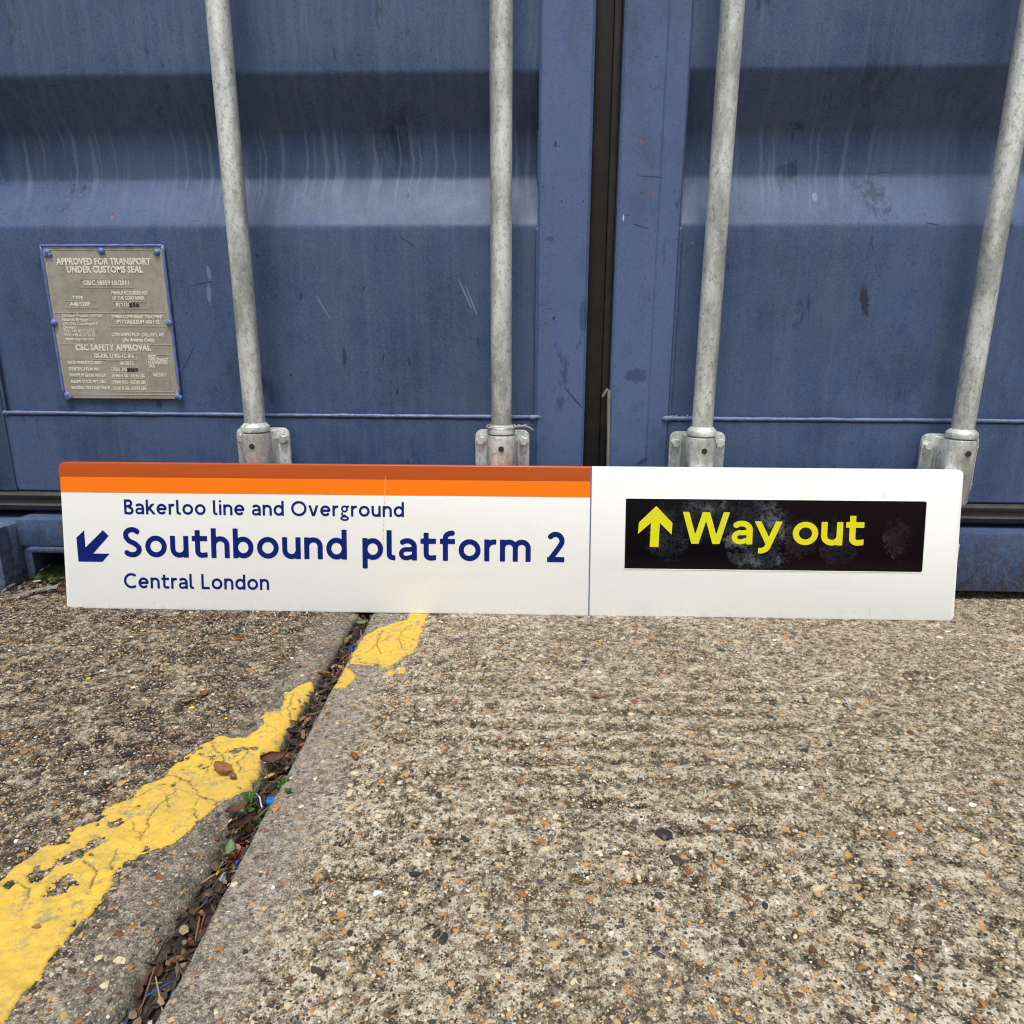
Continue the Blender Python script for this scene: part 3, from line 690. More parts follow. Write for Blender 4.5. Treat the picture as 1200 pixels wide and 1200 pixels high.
# locking bars: pipe > collar, bracket, bolts, keeper
BY = -.058
def locking_bar(x, lean=0):
    b = B(); ZT_ = 2.36
    b.tube([(0, 0, .20), (0, 0, .3), (0, 0, .8), (0, 0, ZT_)], .0173, 28)
    o = link('locking_bar', b.mesh('locking_bar', .8), M_galv, cont, (x-CX, BY, 0))
    def sub(name, me, mat=M_galv, **kw): return link(name, me, mat, o, **kw)
    c = B(); c.tube([(0, 0, .2985), (0, 0, .2990), (0, 0, .3070), (0, 0, .3078), (0, 0, .3135)], [.0232, .0240, .0240, .0232, .0176], 28)
    sub('collar', c.mesh('collar', .9))
    # bracket: back plate with rounded corners, bulging housing
    hw, zt, zb = .0475, .300, .185
    pts = []
    for cx_, cz_, a0 in ((hw-.012, zt-.012, 0), (-hw+.012, zt-.012, 90), (-hw+.022, zb+.022, 180), (hw-.022, zb+.022, 270)):
        r_ = .012 if a0 < 180 else .022
        for q in range(6): a = radians(a0+q*18); pts.append((cx_+r_*cos(a), cz_+r_*sin(a)))
    Mx = Matrix(((1, 0, 0, 0), (0, 0, 1, 0), (0, 1, 0, 0), (0, 0, 0, 1)))   # (x,y,z)->(x,z,y)
    pb = B(); pb.prism(pts, .0345, .0285, Mx, .0012); pb.box((-.036, .0346, .19), (.036, .0545, .292), .002)
    # housing: half pipe from the plate outwards, with flared feet
    n = 18; rows = []
    for zz, rs in ((.187, .9), (.192, 1.), (.290, 1.), (.2952, .97), (.2965, .90)):
        row = []
        row.append((-.0280*rs, .0295))
        row.append((-.0256*rs, .022))
        for q in range(n+1):
            a = pi - pi*q/n; row.append((.0245*rs*cos(a), -.0245*rs*sin(a)+ (.006 if q in (0, n) else 0)))
        row.append((.0256*rs, .022)); row.append((.0280*rs, .0295))
        rows.append([pb.bm.verts.new((p[0], p[1], zz)) for p in row])
    for r0, r1 in zip(rows[:-1], rows[1:]):
        for q in range(len(r0)-1): pb.bm.faces.new((r0[q], r0[q+1], r1[q+1], r1[q]))
    pb.bm.faces.new(rows[-1]); pb.bm.faces.new(rows[0][::-1])
    sub('bar_bracket', pb.mesh('bar_bracket', .6))
    ph = B(); ph.tube([(.001, -.0215, .2755), (.001, -.0262, .2755)], .0046, 14)  # dark disc stands in for the shade inside the pin hole
    sub('pin_hole_disc', ph.mesh('pin_hole_disc', .6), M_dark)
    for sx in (-1, 1):
        for zz in (.281, .215):
            bb = B(); z0 = zz+random.uniform(-.001, .001)
            bb.tube([(sx*.0375, .0287, z0), (sx*.0375, .0273, z0)], .0096, 16); bb.tube([(sx*.0375, .0275, z0), (sx*.0375, .0222, z0), (sx*.0375, .0209, z0)], [.0078, .0078, .0068], 6)
            sub('bolt', bb.mesh('bolt', .5))
    # cam and keeper at the sill, behind the sign
    kb = B(); kb.box((-.014, -.012, .135), (.014, .012, .205), .004); kb.box((-.032, -.010, .150), (.010, .008, .172), .003)
    sub('cam', kb.mesh('cam', .6))
    kb = B(); kb.box((-.030, .016, .080), (.026, .0235, .122), .002); kb.box((-.028, -.012, .082), (-.020, .017, .118), .003); kb.box((.014, -.012, .082), (.022, .017, .118), .003)
    sub('cam_keeper', kb.mesh('cam_keeper', .6))
    for zz in (.95, 1.75):
        gb_ = B(); gb_.box((-.045, .042, zz-.05), (.045, .0545, zz+.05), .003); gb_.tube([(0, 0, zz-.04), (0, 0, zz+.04)], .0235, 20); gb_.box((-.02, .0, zz-.04), (.02, .045, zz+.04), .002)
        if zz > 1: sub('bar_guide', gb_.mesh('bar_guide', .6))
    return o
bars = [locking_bar(x) for x in (-.494, -.069, .269, .696)]

# data plate with rivets and writing
PX0, PX1, PZ0, PZ1, PY = -.8685, -.6535, .345, .6065, .006
plate = cp('data_plate', B().box((PX0, PY, PZ0), (PX1, PY+.0042, PZ1), .0012).mesh('data_plate'), M_plate)
tag(plate, 'grey brown metal approval plate with raised writing and blue rivets')
fb = B()
def fbar(x0, z0, x1, z1, r=.0022): fb.tube([(x0+(x1-x0)*i/24, PY-.0003+.0004*sin(i*1.7), z0+(z1-z0)*i/24) for i in range(25)], [r*(.8+.5*random.random()) for _ in range(25)], 8)
fbar(PX0, PZ1, PX1, PZ1, .0021); fbar(PX0, PZ0+.006, PX0, PZ1, .0022); fbar(PX1, PZ0+.006, PX1, PZ1, .0024)
cp('plate_edge', fb.mesh('plate_edge', 3.2), M_bluel, plate)
for i, (rx, rz) in enumerate(((PX0+.011, PZ1-.011), (-.762, PZ1-.009), (PX1-.011, PZ1-.011), (PX0+.003, .478), (PX1-.003, .478), (PX0+.007, PZ0+.006), (PX1-.004, PZ0+.005))):
    rb = B(); nn = 3 if i in (0, 5, 6) else 1
    for q in range(nn):
        r = bmesh.ops.create_icosphere(rb.bm, subdivisions=2, radius=.0058 if q == 0 else .0045)
        dx = 0 if q == 0 else random.uniform(-.006, .006); dz = 0 if q == 0 else random.uniform(-.006, .003)
        for v in r['verts']: v.co = Vector((v.co.x*1.05+rx+dx, v.co.y*.75+PY-.001, v.co.z*1.05+rz+dz)) + Vector(((random.random()-.5)*.0012, 0, (random.random()-.5)*.0012))
    cp('rivet', rb.mesh('rivet', 3.2), M_bluel, plate)
tbm = bmesh.new()
def ptext(s, x, z, size, align='LEFT', width=None, bold=.0, ybase=None, bmt=None):
    cu = bpy.data.curves.new('t', 'FONT'); cu.body = s; cu.size = size; cu.align_x = align; cu.extrude = .0002; cu.offset = bold
    cu.resolution_u = 2
    ob = bpy.data.objects.new('t', cu); COL.objects.link(ob)
    dg = bpy.context.evaluated_depsgraph_get(); me = bpy.data.meshes.new_from_object(ob.evaluated_get(dg))
    sx = 1.
    if width:
        xs_ = [v.co.x for v in me.vertices]; sx = width/(max(xs_)-min(xs_))
    me.transform(Matrix.Translation((x, PY-.00035, z)) @ Matrix(((sx, 0, 0, 0), (0, 0, -1, 0), (0, 1, 0, 0), (0, 0, 0, 1))))
    (bmt or tbm).from_mesh(me); COL.objects.unlink(ob); bpy.data.objects.remove(ob); bpy.data.curves.remove(cu); bpy.data.meshes.remove(me)
PW_, PH_ = PX1-PX0, PZ1-PZ0
def U(u): return PX0+u*PW_
def Vv(v): return PZ1-v*PH_
PT = [('APPROVED FOR TRANSPORT', .50, .118, .0165, 'CENTER', .78, .0005), ('UNDER CUSTOMS SEAL', .50, .168, .0165, 'CENTER', .63, .0005),
      ('GB/C 18359 LR/2011', .50, .247, .0118, 'CENTER', .38, .0003), ('TYPE', .245, .338, .0085, 'CENTER', .09, .0002), ('A40/120P', .255, .382, .011, 'CENTER', .17, .0003),
      ('MANUFACTURERS NO', .53, .308, .0085, 'LEFT', .30, .0002), ('OF THE CONTAINER', .53, .340, .0085, 'LEFT', .27, .0002), ('RYY12G', .555, .384, .0105, 'LEFT', .12, .0002),
      ('Container Providers Intl ApS', .085, .452, .0078, 'LEFT', .34, .0001), ('Islands Brygge 7', .085, .478, .0078, 'LEFT', .25, .0001), ('DK-1256 Copenhagen K', .085, .505, .0078, 'LEFT', .30, .0001),
      ('Denmark', .085, .530, .0078, 'LEFT', .11, .0001), ('TEL: +45 45 57 35 55', .085, .554, .0078, 'LEFT', .26, .0001), ('FAX: +45 45 57 36 55', .085, .580, .0078, 'LEFT', .26, .0001), ('www.cpigroup.com', .085, .606, .0078, 'LEFT', .25, .0001),
      ('TIMBER COMPONENT TREATMENT', .505, .460, .0088, 'LEFT', .43, .0002), ('IM / TAILILEUM 400 / 12', .54, .495, .0095, 'LEFT', .36, .0003),
      ('CONTAINERS PROV. (DEL.) INTL. APS', .485, .578, .0088, 'LEFT', .44, .0002), ('(As Agents Only)', .57, .612, .0095, 'LEFT', .27, .0003),
      ('CSC SAFETY APPROVAL', .48, .672, .0165, 'CENTER', .64, .0005), ('GB-KRL 21955-1C 816', .48, .722, .0105, 'CENTER', .34, .0003),
      ('DATE MANUFACTURED', .075, .765, .0085, 'LEFT', .29, .0002), ('IDENTIFICATION NO.', .075, .808, .0085, 'LEFT', .27, .0002), ('MAXIMUM GROSS WEIGHT', .075, .850, .0085, 'LEFT', .32, .0002),
      ('ALLOW. STACK. WT. 1.8G', .075, .893, .0085, 'LEFT', .30, .0002), ('RACKING TEST LOAD VALUE', .075, .935, .0085, 'LEFT', .33, .0002),
      ('06/2012', .52, .767, .0095, 'LEFT', .12, .0002), ('CRSU 345', .435, .808, .0095, 'LEFT', .14, .0002), ('30480 KGS', .435, .852, .0088, 'LEFT', .14, .0002), ('67196 LBS', .60, .852, .0088, 'LEFT', .12, .0002),
      ('192000 KGS', .425, .895, .0088, 'LEFT', .14, .0002), ('423280 LBS', .59, .895, .0088, 'LEFT', .13, .0002), ('15240 KGS', .425, .936, .0088, 'LEFT', .14, .0002), ('33598 LBS', .59, .936, .0088, 'LEFT', .13, .0002),
      ('FIRST', .765, .722, .0080, 'LEFT', .07, .0002), ('MAINTENANCE', .765, .742, .0080, 'LEFT', .17, .0002), ('EXAMINATION', .765, .763, .0080, 'LEFT', .16, .0002), ('DUE', .765, .785, .0080, 'LEFT', .05, .0002), ('06/2017', .79, .845, .0095, 'LEFT', .12, .0002)]
for s_, u, v, sz, al, wd, bo in PT: ptext(s_, U(u), Vv(v), sz*.92, al, wd*PW_, bo)
me = bpy.data.meshes.new('lettering'); tbm.to_mesh(me); tbm.free(); cp('lettering', me, M_emb, plate)
lb = B()
def ln(u0, v0, u1, v1, t=.0004):
    x0, x1 = sorted((U(u0), U(u1))); z0, z1 = sorted((Vv(v0), Vv(v1)))
    lb.box((x0-t, PY-.0006, z0-t), (x1+t, PY+.001, z1+t))
def rc(u0, v0, u1, v1):
    ln(u0, v0, u1, v0); ln(u0, v1, u1, v1); ln(u0, v0+.004, u0, v1-.004); ln(u1, v0+.004, u1, v1-.004)
rc(.025, .025, .975, .97); rc(.28, .21, .72, .262); rc(.13, .35, .40, .395); rc(.53, .352, .82, .396)
ln(.03, .425, .97, .425); ln(.03, .632, .97, .632); ln(.475, .43, .475, .628); ln(.48, .512, .97, .512)
rc(.29, .695, .67, .735); rc(.42, .742, .67, .778); rc(.42, .785, .67, .82); rc(.42, .828, .575, .863); rc(.59, .828, .735, .863); rc(.42, .872, .575, .906); rc(.59, .872, .735, .906); rc(.42, .914, .575, .948); rc(.59, .914, .735, .948); rc(.75, .70, .955, .948)
cp('ruled_lines', lb.mesh('ruled_lines'), simple('dull_raised_steel', (.56, .51, .42), .5, metal=.0, scale=200), plate)
for u0, u1, v0, v1 in ((.665, .69, .362, .390), (.697, .715, .360, .388), (.722, .745, .364, .388), (.575, .60, .790, .816), (.603, .645, .792, .814), (.65, .668, .79, .812)):
    cp('ink_mark', B().box((U(u0), PY-.0007, Vv(v1)), (U(u1), PY-.0001, Vv(v0)), .0002).mesh('ink_mark'), M_blackmark, plate)

# ------------------------------------------------------------ lettering of the sign: stroke font -> distance field -> outline mesh
def arc(cx, cy, rx, ry, a0, a1, n=18): return [(cx+rx*cos(radians(a0+(a1-a0)*i/n)), cy+ry*sin(radians(a0+(a1-a0)*i/n))) for i in range(n+1)]
BIG = 9
def glyph(ch, w):
    h = w/2; X = .73; A = 1.0
    def S_(pts, closed=False, lo=-BIG, hi=BIG, xl=-BIG, xr=BIG, f=1.): return (pts, closed, lo, hi, xl, xr, f)
    def oval(cx, cy, rx, ry, f=1.): return S_(arc(cx, cy, rx, ry, 0, 360, 40), True, f=f)
    r = .365-h
    if ch == 'o': return [oval(.365, X/2, r, r)], .73
    if ch == 'O': return [oval(.52, .5, .52-h, .51-h)], 1.04
    if ch == 'b': return [S_([(h, 0), (h, A)]), oval(.345, X/2, .345-h, r)], .69
    if ch == 'd': return [S_([(.69-h, 0), (.69-h, A)]), oval(.345, X/2, .345-h, r)], .69
    if ch == 'p': return [S_([(h, -.29), (h, X)]), oval(.345, X/2, .345-h, r)], .69
    if ch in 'nh':
        W = .62; ry = .30-h; cy = X-.295
        return [S_([(h, 0), (h, X if ch == 'n' else A)]), S_(arc(W/2, cy, W/2-h, ry, 180, 0)+[(W-h, 0)])], W
    if ch == 'm':
        W = 1.02; q = (W-w)/4; ry = .28-h; cy = X-.275
        return [S_([(h, 0), (h, X)]), S_(arc(h+q, cy, q, ry, 180, 0)+[(W/2, 0)]), S_(arc(W/2+q, cy, q, ry, 180, 0)+[(W-h, 0)])], W
    if ch == 'u':
        W = .62; ry = .30-h; cy = .295
        return [S_([(W-h, 0), (W-h, X)]), S_([(h, X)]+arc(W/2, cy, W/2-h, ry, 180, 360))], W
    if ch == 'r':
        return [S_([(h, 0), (h, X)]), S_(arc(.33, X-.32, .33-h, .32-h+.005, 180, 78), xr=.40)], .40
    if ch == 'l': return [S_([(h, A), (h, .20)]+arc(h+.13, .20, .13, .20-h, 180, 262)+[(.31, h*.85)], xr=.29)], .29
    if ch == 'i': return [S_([(h, 0), (h, X)]), ('diamond', h, .935, h*1.28)], w
    if ch == 't':
        return [S_([(.19, .93), (.19, .22)]+arc(.34, .22, .15, .22-h, 180, 275)+[(.54, h*1.25)], xr=.52), S_([(0, X-h*.95), (.52, X-h*.95)])], .53
    if ch == 'f':
        return [S_([(.18, 0), (.18, .76)]+arc(.40, .76, .22, .25-h, 180, 82), xr=.53), S_([(0, X-h*.95), (.50, X-h*.95)])], .50
    if ch == 'a':
        W = .60 if w < .19 else .66; F = .88; q = h*F
        return [S_(arc(W/2-.02, X-.27, W/2-h+.02, .27-q, 140, 0)+[(W-h, 0)], f=1.), S_([(W-h, .445-q*.3), (.40, .445-q)]+arc(.245, .222, .245-q, .222-q, 80, 285)+[(W-h, .15)], f=F)], W
    if ch == 'e':
        W = .70
        return [S_([(h*.8, .37), (W-h*.6, .37)]), S_(arc(W/2, X/2, W/2-h, r, 0, 318, 36))], W
    if ch == 'k': return [S_([(h, 0), (h, A)]), S_([(h+.02, .30), (.62, .86)], hi=X), S_([(.20, .47), (.68, -.14)], lo=0)], .60
    if ch == 'v': return [S_([(h*.6, X+.1), (.335, -.04)], lo=0, hi=X), S_([(.67-h*.6, X+.1), (.335, -.04)], lo=0, hi=X)], .67
    if ch == 'y':
        W = .73
        return [S_([(h*.72-.06, X+.12), (.39, .02)], hi=X, lo=.03), S_([(W-h*.72+.05, X+.12), (.385, .0), (.345, -.095), (.29, -.155), (.20, -.28+h), (.06, -.285+h)], hi=X, lo=-.29, xl=.09)], W
    if ch == 'g':
        F = .74; q = h*F
        return [oval(.29, X-.225, .235-q, .235-q, F), S_([(.40, X-.075), (.62, X-q)], hi=X+.01, f=F), S_(arc(.235, .165, .125, .105, 130, 265, 8)+[(.38, .052)], f=F), oval(.29, -.125, .29-q, .175-q, F)], .60
    if ch == 'B':
        W = .64
        return [S_([(h, 0), (h, A)]), S_([(h, A-h), (.34, A-h)]+arc(.34, .745, .20-h*.6, .255-h, 90, -90)+[(h, .49)]), S_([(.3, .49), (.36, .49)]+arc(.36, .255, W-.36-h, .255-h+.03, 90, -90)+[(h, h)])], W
    if ch == 'C': return [S_(arc(.52, .5, .52-h, .51-h, 52, 308, 36), xr=.86)], .86
    if ch == 'L': return [S_([(h, A), (h, h), (.56, h)])], .57
    if ch == 'S':
        return [S_(arc(.315, .745, .245-h*.3, .265-h, 30, 180)+[(.09+h*.2, .66), (.20, .545), (.42, .44), (.545-h*.2, .33)]+arc(.30, .265, .325-h, .275-h, 0, -148))], .63
    if ch == '2':
        return [S_(arc(.29, .705, .28-h+.02, .305-h, 150, -25)+[(.50-h, .50), (.09, h*.6)], lo=0), S_([(.02, h), (.59, h)])], .60
    if ch == 'W':
        q = 1.34
        return [S_([(h*.85-.02, 1.1), (.37, -.06)], lo=0, hi=1), S_([(.36, -.06), (.67, 1.05)], lo=0, hi=1), S_([(.67, 1.05), (.98, -.06)], lo=0, hi=1), S_([(.97, -.06), (q-h*.85+.02, 1.1)], lo=0, hi=1)], q
    return [], .35
def sdf_seg(X, Y, a, b, hw):
    ax, ay = a; bx, by = b; L = hypot(bx-ax, by-ay)
    if L < 1e-9: return np.full(X.shape, 9.)
    ux, uy = (bx-ax)/L, (by-ay)/L
    lx = (X-ax)*ux+(Y-ay)*uy-L/2; ly = -(X-ax)*uy+(Y-ay)*ux
    dx = np.abs(lx)-L/2; dy = np.abs(ly)-hw
    return np.minimum(np.maximum(dx, dy), 0)+np.hypot(np.maximum(dx, 0), np.maximum(dy, 0))
def field(strokes, w, X, Y):
    D = np.full(X.shape, 9.)
    for s_ in strokes:
        if s_[0] == 'diamond': D = np.minimum(D, (np.abs(X-s_[1])+np.abs(Y-s_[2])-s_[3])*.707); continue
        pts, closed, lo, hi, xl, xr, f = s_; d = np.full(X.shape, 9.)
        for i in range(len(pts)-1): d = np.minimum(d, sdf_seg(X, Y, pts[i], pts[i+1], w*f/2))
        for i in range(0 if closed else 1, len(pts)-1): d = np.minimum(d, np.hypot(X-pts[i][0], Y-pts[i][1])-w*f/2)
        d = np.maximum(d, lo-Y); d = np.maximum(d, Y-hi); d = np.maximum(d, xl-X); d = np.maximum(d, X-xr)
        D = np.minimum(D, d)
    return D
def contour(D, x0, y0, st):
    """polygons of the region D<0, cell by cell, with shared vertices"""
    V = []; F_ = []; cache = {}
    ny, nx = D.shape
    def gv(i, j):
        k_ = (0, i, j)
        if k_ not in cache: cache[k_] = len(V); V.append((x0+j*st, y0+i*st))
        return cache[k_]
    def ev(i0, j0, i1, j1):
        if (i1, j1) < (i0, j0): i0, j0, i1, j1 = i1, j1, i0, j0
        k_ = (1, i0, j0, i1, j1)
        if k_ not in cache:
            a, b = D[i0, j0], D[i1, j1]; t = a/(a-b); cache[k_] = len(V); V.append((x0+(j0+(j1-j0)*t)*st, y0+(i0+(i1-i0)*t)*st))
        return cache[k_]
    neg = D < 0
    anyc = neg[:-1, :-1] | neg[1:, :-1] | neg[:-1, 1:] | neg[1:, 1:]
    for i, j in zip(*np.nonzero(anyc)):
        c = [(i, j), (i, j+1), (i+1, j+1), (i+1, j)]; poly = []
        for q in range(4):
            a, b = c[q], c[(q+1) % 4]
            if neg[a]: poly.append(gv(*a))
            if neg[a] != neg[b]: poly.append(ev(*a, *b))
        if len(poly) > 2: F_.append(poly)
    return V, F_
_gc = {}
def gmesh(ch, w):
    if (ch, w) not in _gc:
        s_, adv = glyph(ch, w)
        if not s_: _gc[(ch, w)] = ([], [], adv)
        else:
            st_ = 1/46.; xs = np.arange(-.08, adv+.12, st_)+.0013; ys = np.arange(-.36, 1.10, st_)+.0017
            X, Y = np.meshgrid(xs, ys); D = field(s_, w, X, Y); D[np.abs(D) < 1e-5] = 1e-5
            _gc[(ch, w)] = (*contour(D, xs[0], ys[0], st_), adv)
    return _gc[(ch, w)]
def word_mesh(name, text, w, u0, u1, v0, H_, gap=.125, space=.42, y=-.0004):
    x = 0; items = []
    for ch in text:
        V, F_, adv = gmesh(ch, w)
        if ch == ' ': x += space-gap; continue
        items.append((x, V, F_)); x += adv+gap
    x -= gap; sx = (u1-u0)/x; out = []; cur = None; VV = FF = None
    k_ = 0
    for wd in text.split(' '):
        VV = []; FF = []
        for ch in wd:
            xo_, V, F_ = items[k_]; k_ += 1
            b = len(VV); VV += [(u0+(px+xo_)*sx, y, v0+py*H_) for px, py in V]; FF += [[b+i for i in f] for f in F_]
        me = bpy.data.meshes.new(name); me.from_pydata(VV, [], FF); me.update(); out.append(me)
    return out

# ------------------------------------------------------------ the sign
G0 = gpt(78, 713); G1 = gpt(1118, 728); SW = (G1-G0).length; SH = .2535; TH = .020; TILT = radians(9.3)
ang = atan2(G1.y-G0.y, G1.x-G0.x)
sign = thing('station_sign', 'long white enamel station direction sign with orange band and black panel, leaning on the container', 'sign', (G0.x, G0.y, -.0004), rot=(-TILT, 0, ang))
UD = .9023                                        # the divider
def enamel(name, col, streaks=(), dull=.16):
    k = N(name); a = k.noise(5, 4, .6); b = k.noise(240, 3, .6)
    c = k.mix(k.math('MULTIPLY', k.ramp(a, [(.4, 0.), (.7, 1.)]), .12), col, tuple(x*y for x, y in zip(col, (.90, .87, .79))))
    c = k.mix(k.math('MULTIPLY', k.ramp(b, [(.66, 0.), (.74, 1.)]), .10), c, (.35, .28, .2))
    s_ = k.sep()
    gm_ = k.math('MULTIPLY', k.ramp(s_[2], [(0, 1.), (.012, .6), (.035, 0.)]), k.ramp(k.noise(110, 6, .8), [(.54, 0.), (.70, .4)]))
    c = k.mix(gm_, c, (.34, .30, .235))
    c = k.mix(k.math('MULTIPLY', k.ramp(k.noise(8, 6, .7, k.map((.5, 1, 2.2), (3, 3, 3))), [(.52, 0.), (.72, 1.)]), dull), c, (.52, .50, .44))
    for (u, v0, v1, wd, sl) in streaks:
        cu = k.math('ABSOLUTE', k.math('SUBTRACT', k.math('SUBTRACT', s_[0], u), k.math('MULTIPLY', k.math('SUBTRACT', s_[2], v1), sl)))
        m = k.ramp(k.math('DIVIDE', cu, wd), [(.4, 1.), (1., 0.)])
        zm = k.math('MULTIPLY', k.math('GREATER_THAN', s_[2], v0), k.math('LESS_THAN', s_[2], v1))
        br = k.ramp(k.noise(130, 2, .5, k.map((0, 0, 1.6))), [(.40, .15), (.52, 1.)])
        c = k.mix(k.math('MULTIPLY', k.math('MULTIPLY', m, zm), k.math('MULTIPLY', br, .75)), c, (.80, .38, .08))
    return k.p(base=c, rough=.3, normal=k.bump(k.noise(60, 3), .03, .001), spec=.28)
ST = [(.5575, .112, .235, .0011, .045), (1.3845, .204, .213, .0012, .0), (1.386, .217, .219, .0008, .0), (.0225, .060, .062, .0009, .0), (.155, .006, .016, .0006, .0), (1.372, .010, .020, .0006, .0)]
M_white = enamel('white_enamel', (.84, .86, .835), ST)
M_brown = enamel('brown_enamel', (.42, .072, .008), ST[:1], .02)
M_orange = enamel('orange_enamel', (.90, .185, .002), ST[:1], .01)
M_navy = simple('navy_enamel', (.003, .013, .150), .3, spec=.2, var=.1, bumps=.02)
M_yel = simple('yellow_vinyl', (.68, .66, .004), .35, var=.06, bumps=.05)
def sp(name, me, mat):
    if isinstance(me, list):
        for m_ in me: link(name, m_, mat, sign)
        return
    return link(name, me, mat, sign)
# body: rounded box, face folded round the edges
bb = B()
cr = .009; pts = []
for cx_, cz_, a0 in ((SW-cr, SH-cr, 0), (cr, SH-cr, 90), (cr, cr, 180), (SW-cr, cr, 270)):
    for q in range(7): a = radians(a0+q*15); pts.append((cx_+cr*cos(a), cz_+cr*sin(a)))
MX = Matrix(((1, 0, 0, 0), (0, 0, 1, 0), (0, 1, 0, 0), (0, 0, 0, 1)))
bb.prism(pts, TH, 0.0, MX, .0028)
sp('sign_panel', bb.mesh('sign_panel', .7), M_white)
# coloured bands as thin enamel over the face; the brown one wraps the top edge
def band(v0, v1, name, mat, top=False):
    b = B(); bm = b.bm; y0 = -.0004; eps = .0004
    sec = [(v0, y0)]
    if top:
        R_ = .0030
        for q in range(7): a = radians(q*15); sec.append((v1+eps-R_+R_*sin(a), -eps+R_-R_*cos(a)))
        sec.append((v1+eps, TH*.98))
    else: sec.append((v1, y0))
    xs = [.0 if not top else -.0]; cols = []
    # columns with the rounded left corner
    for q in range(9):
        a = radians(q*90/8); xx = cr - cr*cos(a) ; cols.append((xx-eps*cos(a)*(1 if top else 0)+.0, cr*(1-sin(a)) if top else 0))
    if not top: cols = [(-.0002, 0), (.002, 0)]
    cols.append((UD-.0013, 0))
    rows = []
    for u, drop in cols:
        rows.append([bm.verts.new((u, y + (0.0004 if False else 0) + (.0018 if (not top and u < 0) else 0), v-(drop if (top and j > 0) else 0))) for j, (v, y) in enumerate(sec)])
    for r0, r1 in zip(rows[:-1], rows[1:]):
        for j in range(len(sec)-1): bm.faces.new((r0[j], r1[j], r1[j+1], r0[j+1]))
    if top:   # left return
        side_ = [bm.verts.new((-eps, TH*.98, v0)), bm.verts.new((-eps, TH*.98, v1-cr))]
        bm.faces.new((rows[0][0], rows[0][1], side_[1], side_[0]))
    else:
        side_ = [bm.verts.new((-eps, TH*.98, v0)), bm.verts.new((-eps, TH*.98, v1))]
        bm.faces.new((rows[0][0], rows[0][1], side_[1], side_[0]))
    return sp(name, b.mesh(name, .5), mat)
band(.2287, SH, 'brown_band', M_brown, True); band(.2026, .2287, 'orange_band', M_orange)
sp('divider_line', B().box((UD-.0013, -.0005, .0008), (UD+.0009, .001, SH+.0002)).mesh('divider_line'), simple('slate_blue_enamel', (.12, .17, .30), .3, bumps=.02))
sp('lettering', word_mesh('lettering', 'Bakerloo line and Overground', .160, .1095, .5885, .1659, .0252, space=.50), M_navy)
sp('lettering', word_mesh('lettering', 'Southbound platform 2', .172, .1050, .8600, .0921, .0512, space=.52, gap=.118), M_navy)
sp('lettering', word_mesh('lettering', 'Central London', .160, .1035, .3556, .0377, .0262, space=.52), M_navy)
def flatpoly(name, pts, mat, y=-.0004):
    me = bpy.data.meshes.new(name); bm = bmesh.new(); f = bm.faces.new([bm.verts.new((p[0], y, p[1])) for p in pts]); f.normal_update(); bmesh.ops.triangulate(bm, faces=[f]); bm.to_mesh(me); bm.free(); return sp(name, me, mat)
# down-left arrow
def dl(px, py): return (.0240+(px-113)/145*.0553, .0830+(520-py)/145*.0545)
flatpoly('arrow', [dl(113, 410), dl(150, 376), dl(152, 455), dl(236, 374), dl(261, 400), dl(186, 482), dl(261, 482), dl(226, 520), dl(117, 520)], M_navy)
# black window panel, recessed lip
k = N('black_glass_stain_and_reflection'); s_ = k.sep()
def blob(u, v, ru, rv):
    a = k.math('DIVIDE', k.math('SUBTRACT', s_[0], u), ru); b = k.math('DIVIDE', k.math('SUBTRACT', s_[2], v), rv)
    d = k.math('SQRT', k.math('ADD', k.math('MULTIPLY', a, a), k.math('MULTIPLY', b, b)))
    return k.math('SUBTRACT', 1.0, d, clamp=False)
msk = None
for u, v, ru, rv in ((1.030, .145, .046, .066), (1.095, .170, .07, .055), (1.175, .155, .085, .070), (1.250, .140, .04, .045), (1.185, .105, .07, .026), (1.322, .135, .036, .054), (1.305, .112, .03, .028), (1.410, .140, .030, .044)):
    q = blob(u, v, ru, rv); msk = q if msk is None else k.math('MAXIMUM', msk, q)
e1 = k.math('ADD', msk, k.math('MULTIPLY', k.math('SUBTRACT', k.noise(55, 7, .85), .5), 2.4))
pt = k.ramp(e1, [(.26, 0.), (.44, 1.)])
holes_ = k.ramp(k.noise(170, 4, .75), [(.53, 1.), (.58, .05)])
fm = k.math('MULTIPLY', pt, holes_)
tone = k.ramp(k.noise(17, 4, .6), [(.40, (.006, .007, .010)), (.55, (.020, .023, .030)), (.68, (.13, .14, .15))])
c = k.mix(fm, (.0025, .002, .003), tone)
red = k.math('MULTIPLY', k.math('GREATER_THAN', s_[0], 1.225), .85)  # right part: dark red reflection painted into the glass colour
c = k.mix(red, c, k.mix(.5, c, (.012, .002, .005)))
c = k.mix(k.math('MULTIPLY', k.ramp(k.vor(160), [(.03, 1.), (.05, 0.)]), k.ramp(k.noise(24, 2), [(.62, 0.), (.64, .7)])), c, (.4, .38, .35))
M_glass = k.p(base=c, rough=k.mix(fm, (.06, .06, .06), (.42, .42, .42)), spec=.16)
bx0, bx1, bz0, bz1 = .9600, 1.4548, .0822, .2014; r_ = .004; pts = []
for cx_, cz_, a0 in ((bx1-r_, bz1-r_, 0), (bx0+.0015, bz1-.0015, 90), (bx0+.0015, bz0+.0015, 180), (bx1-r_, bz0+r_, 270)):
    rr = r_ if cx_ > 1.2 else .0015
    for q in range(5): a = radians(a0+q*22.5); pts.append((cx_+rr*cos(a), cz_+rr*sin(a)))
flatpoly('black_glass_panel', pts, M_glass, -.0004)
fr = B()
for i in range(len(pts)):
    pass
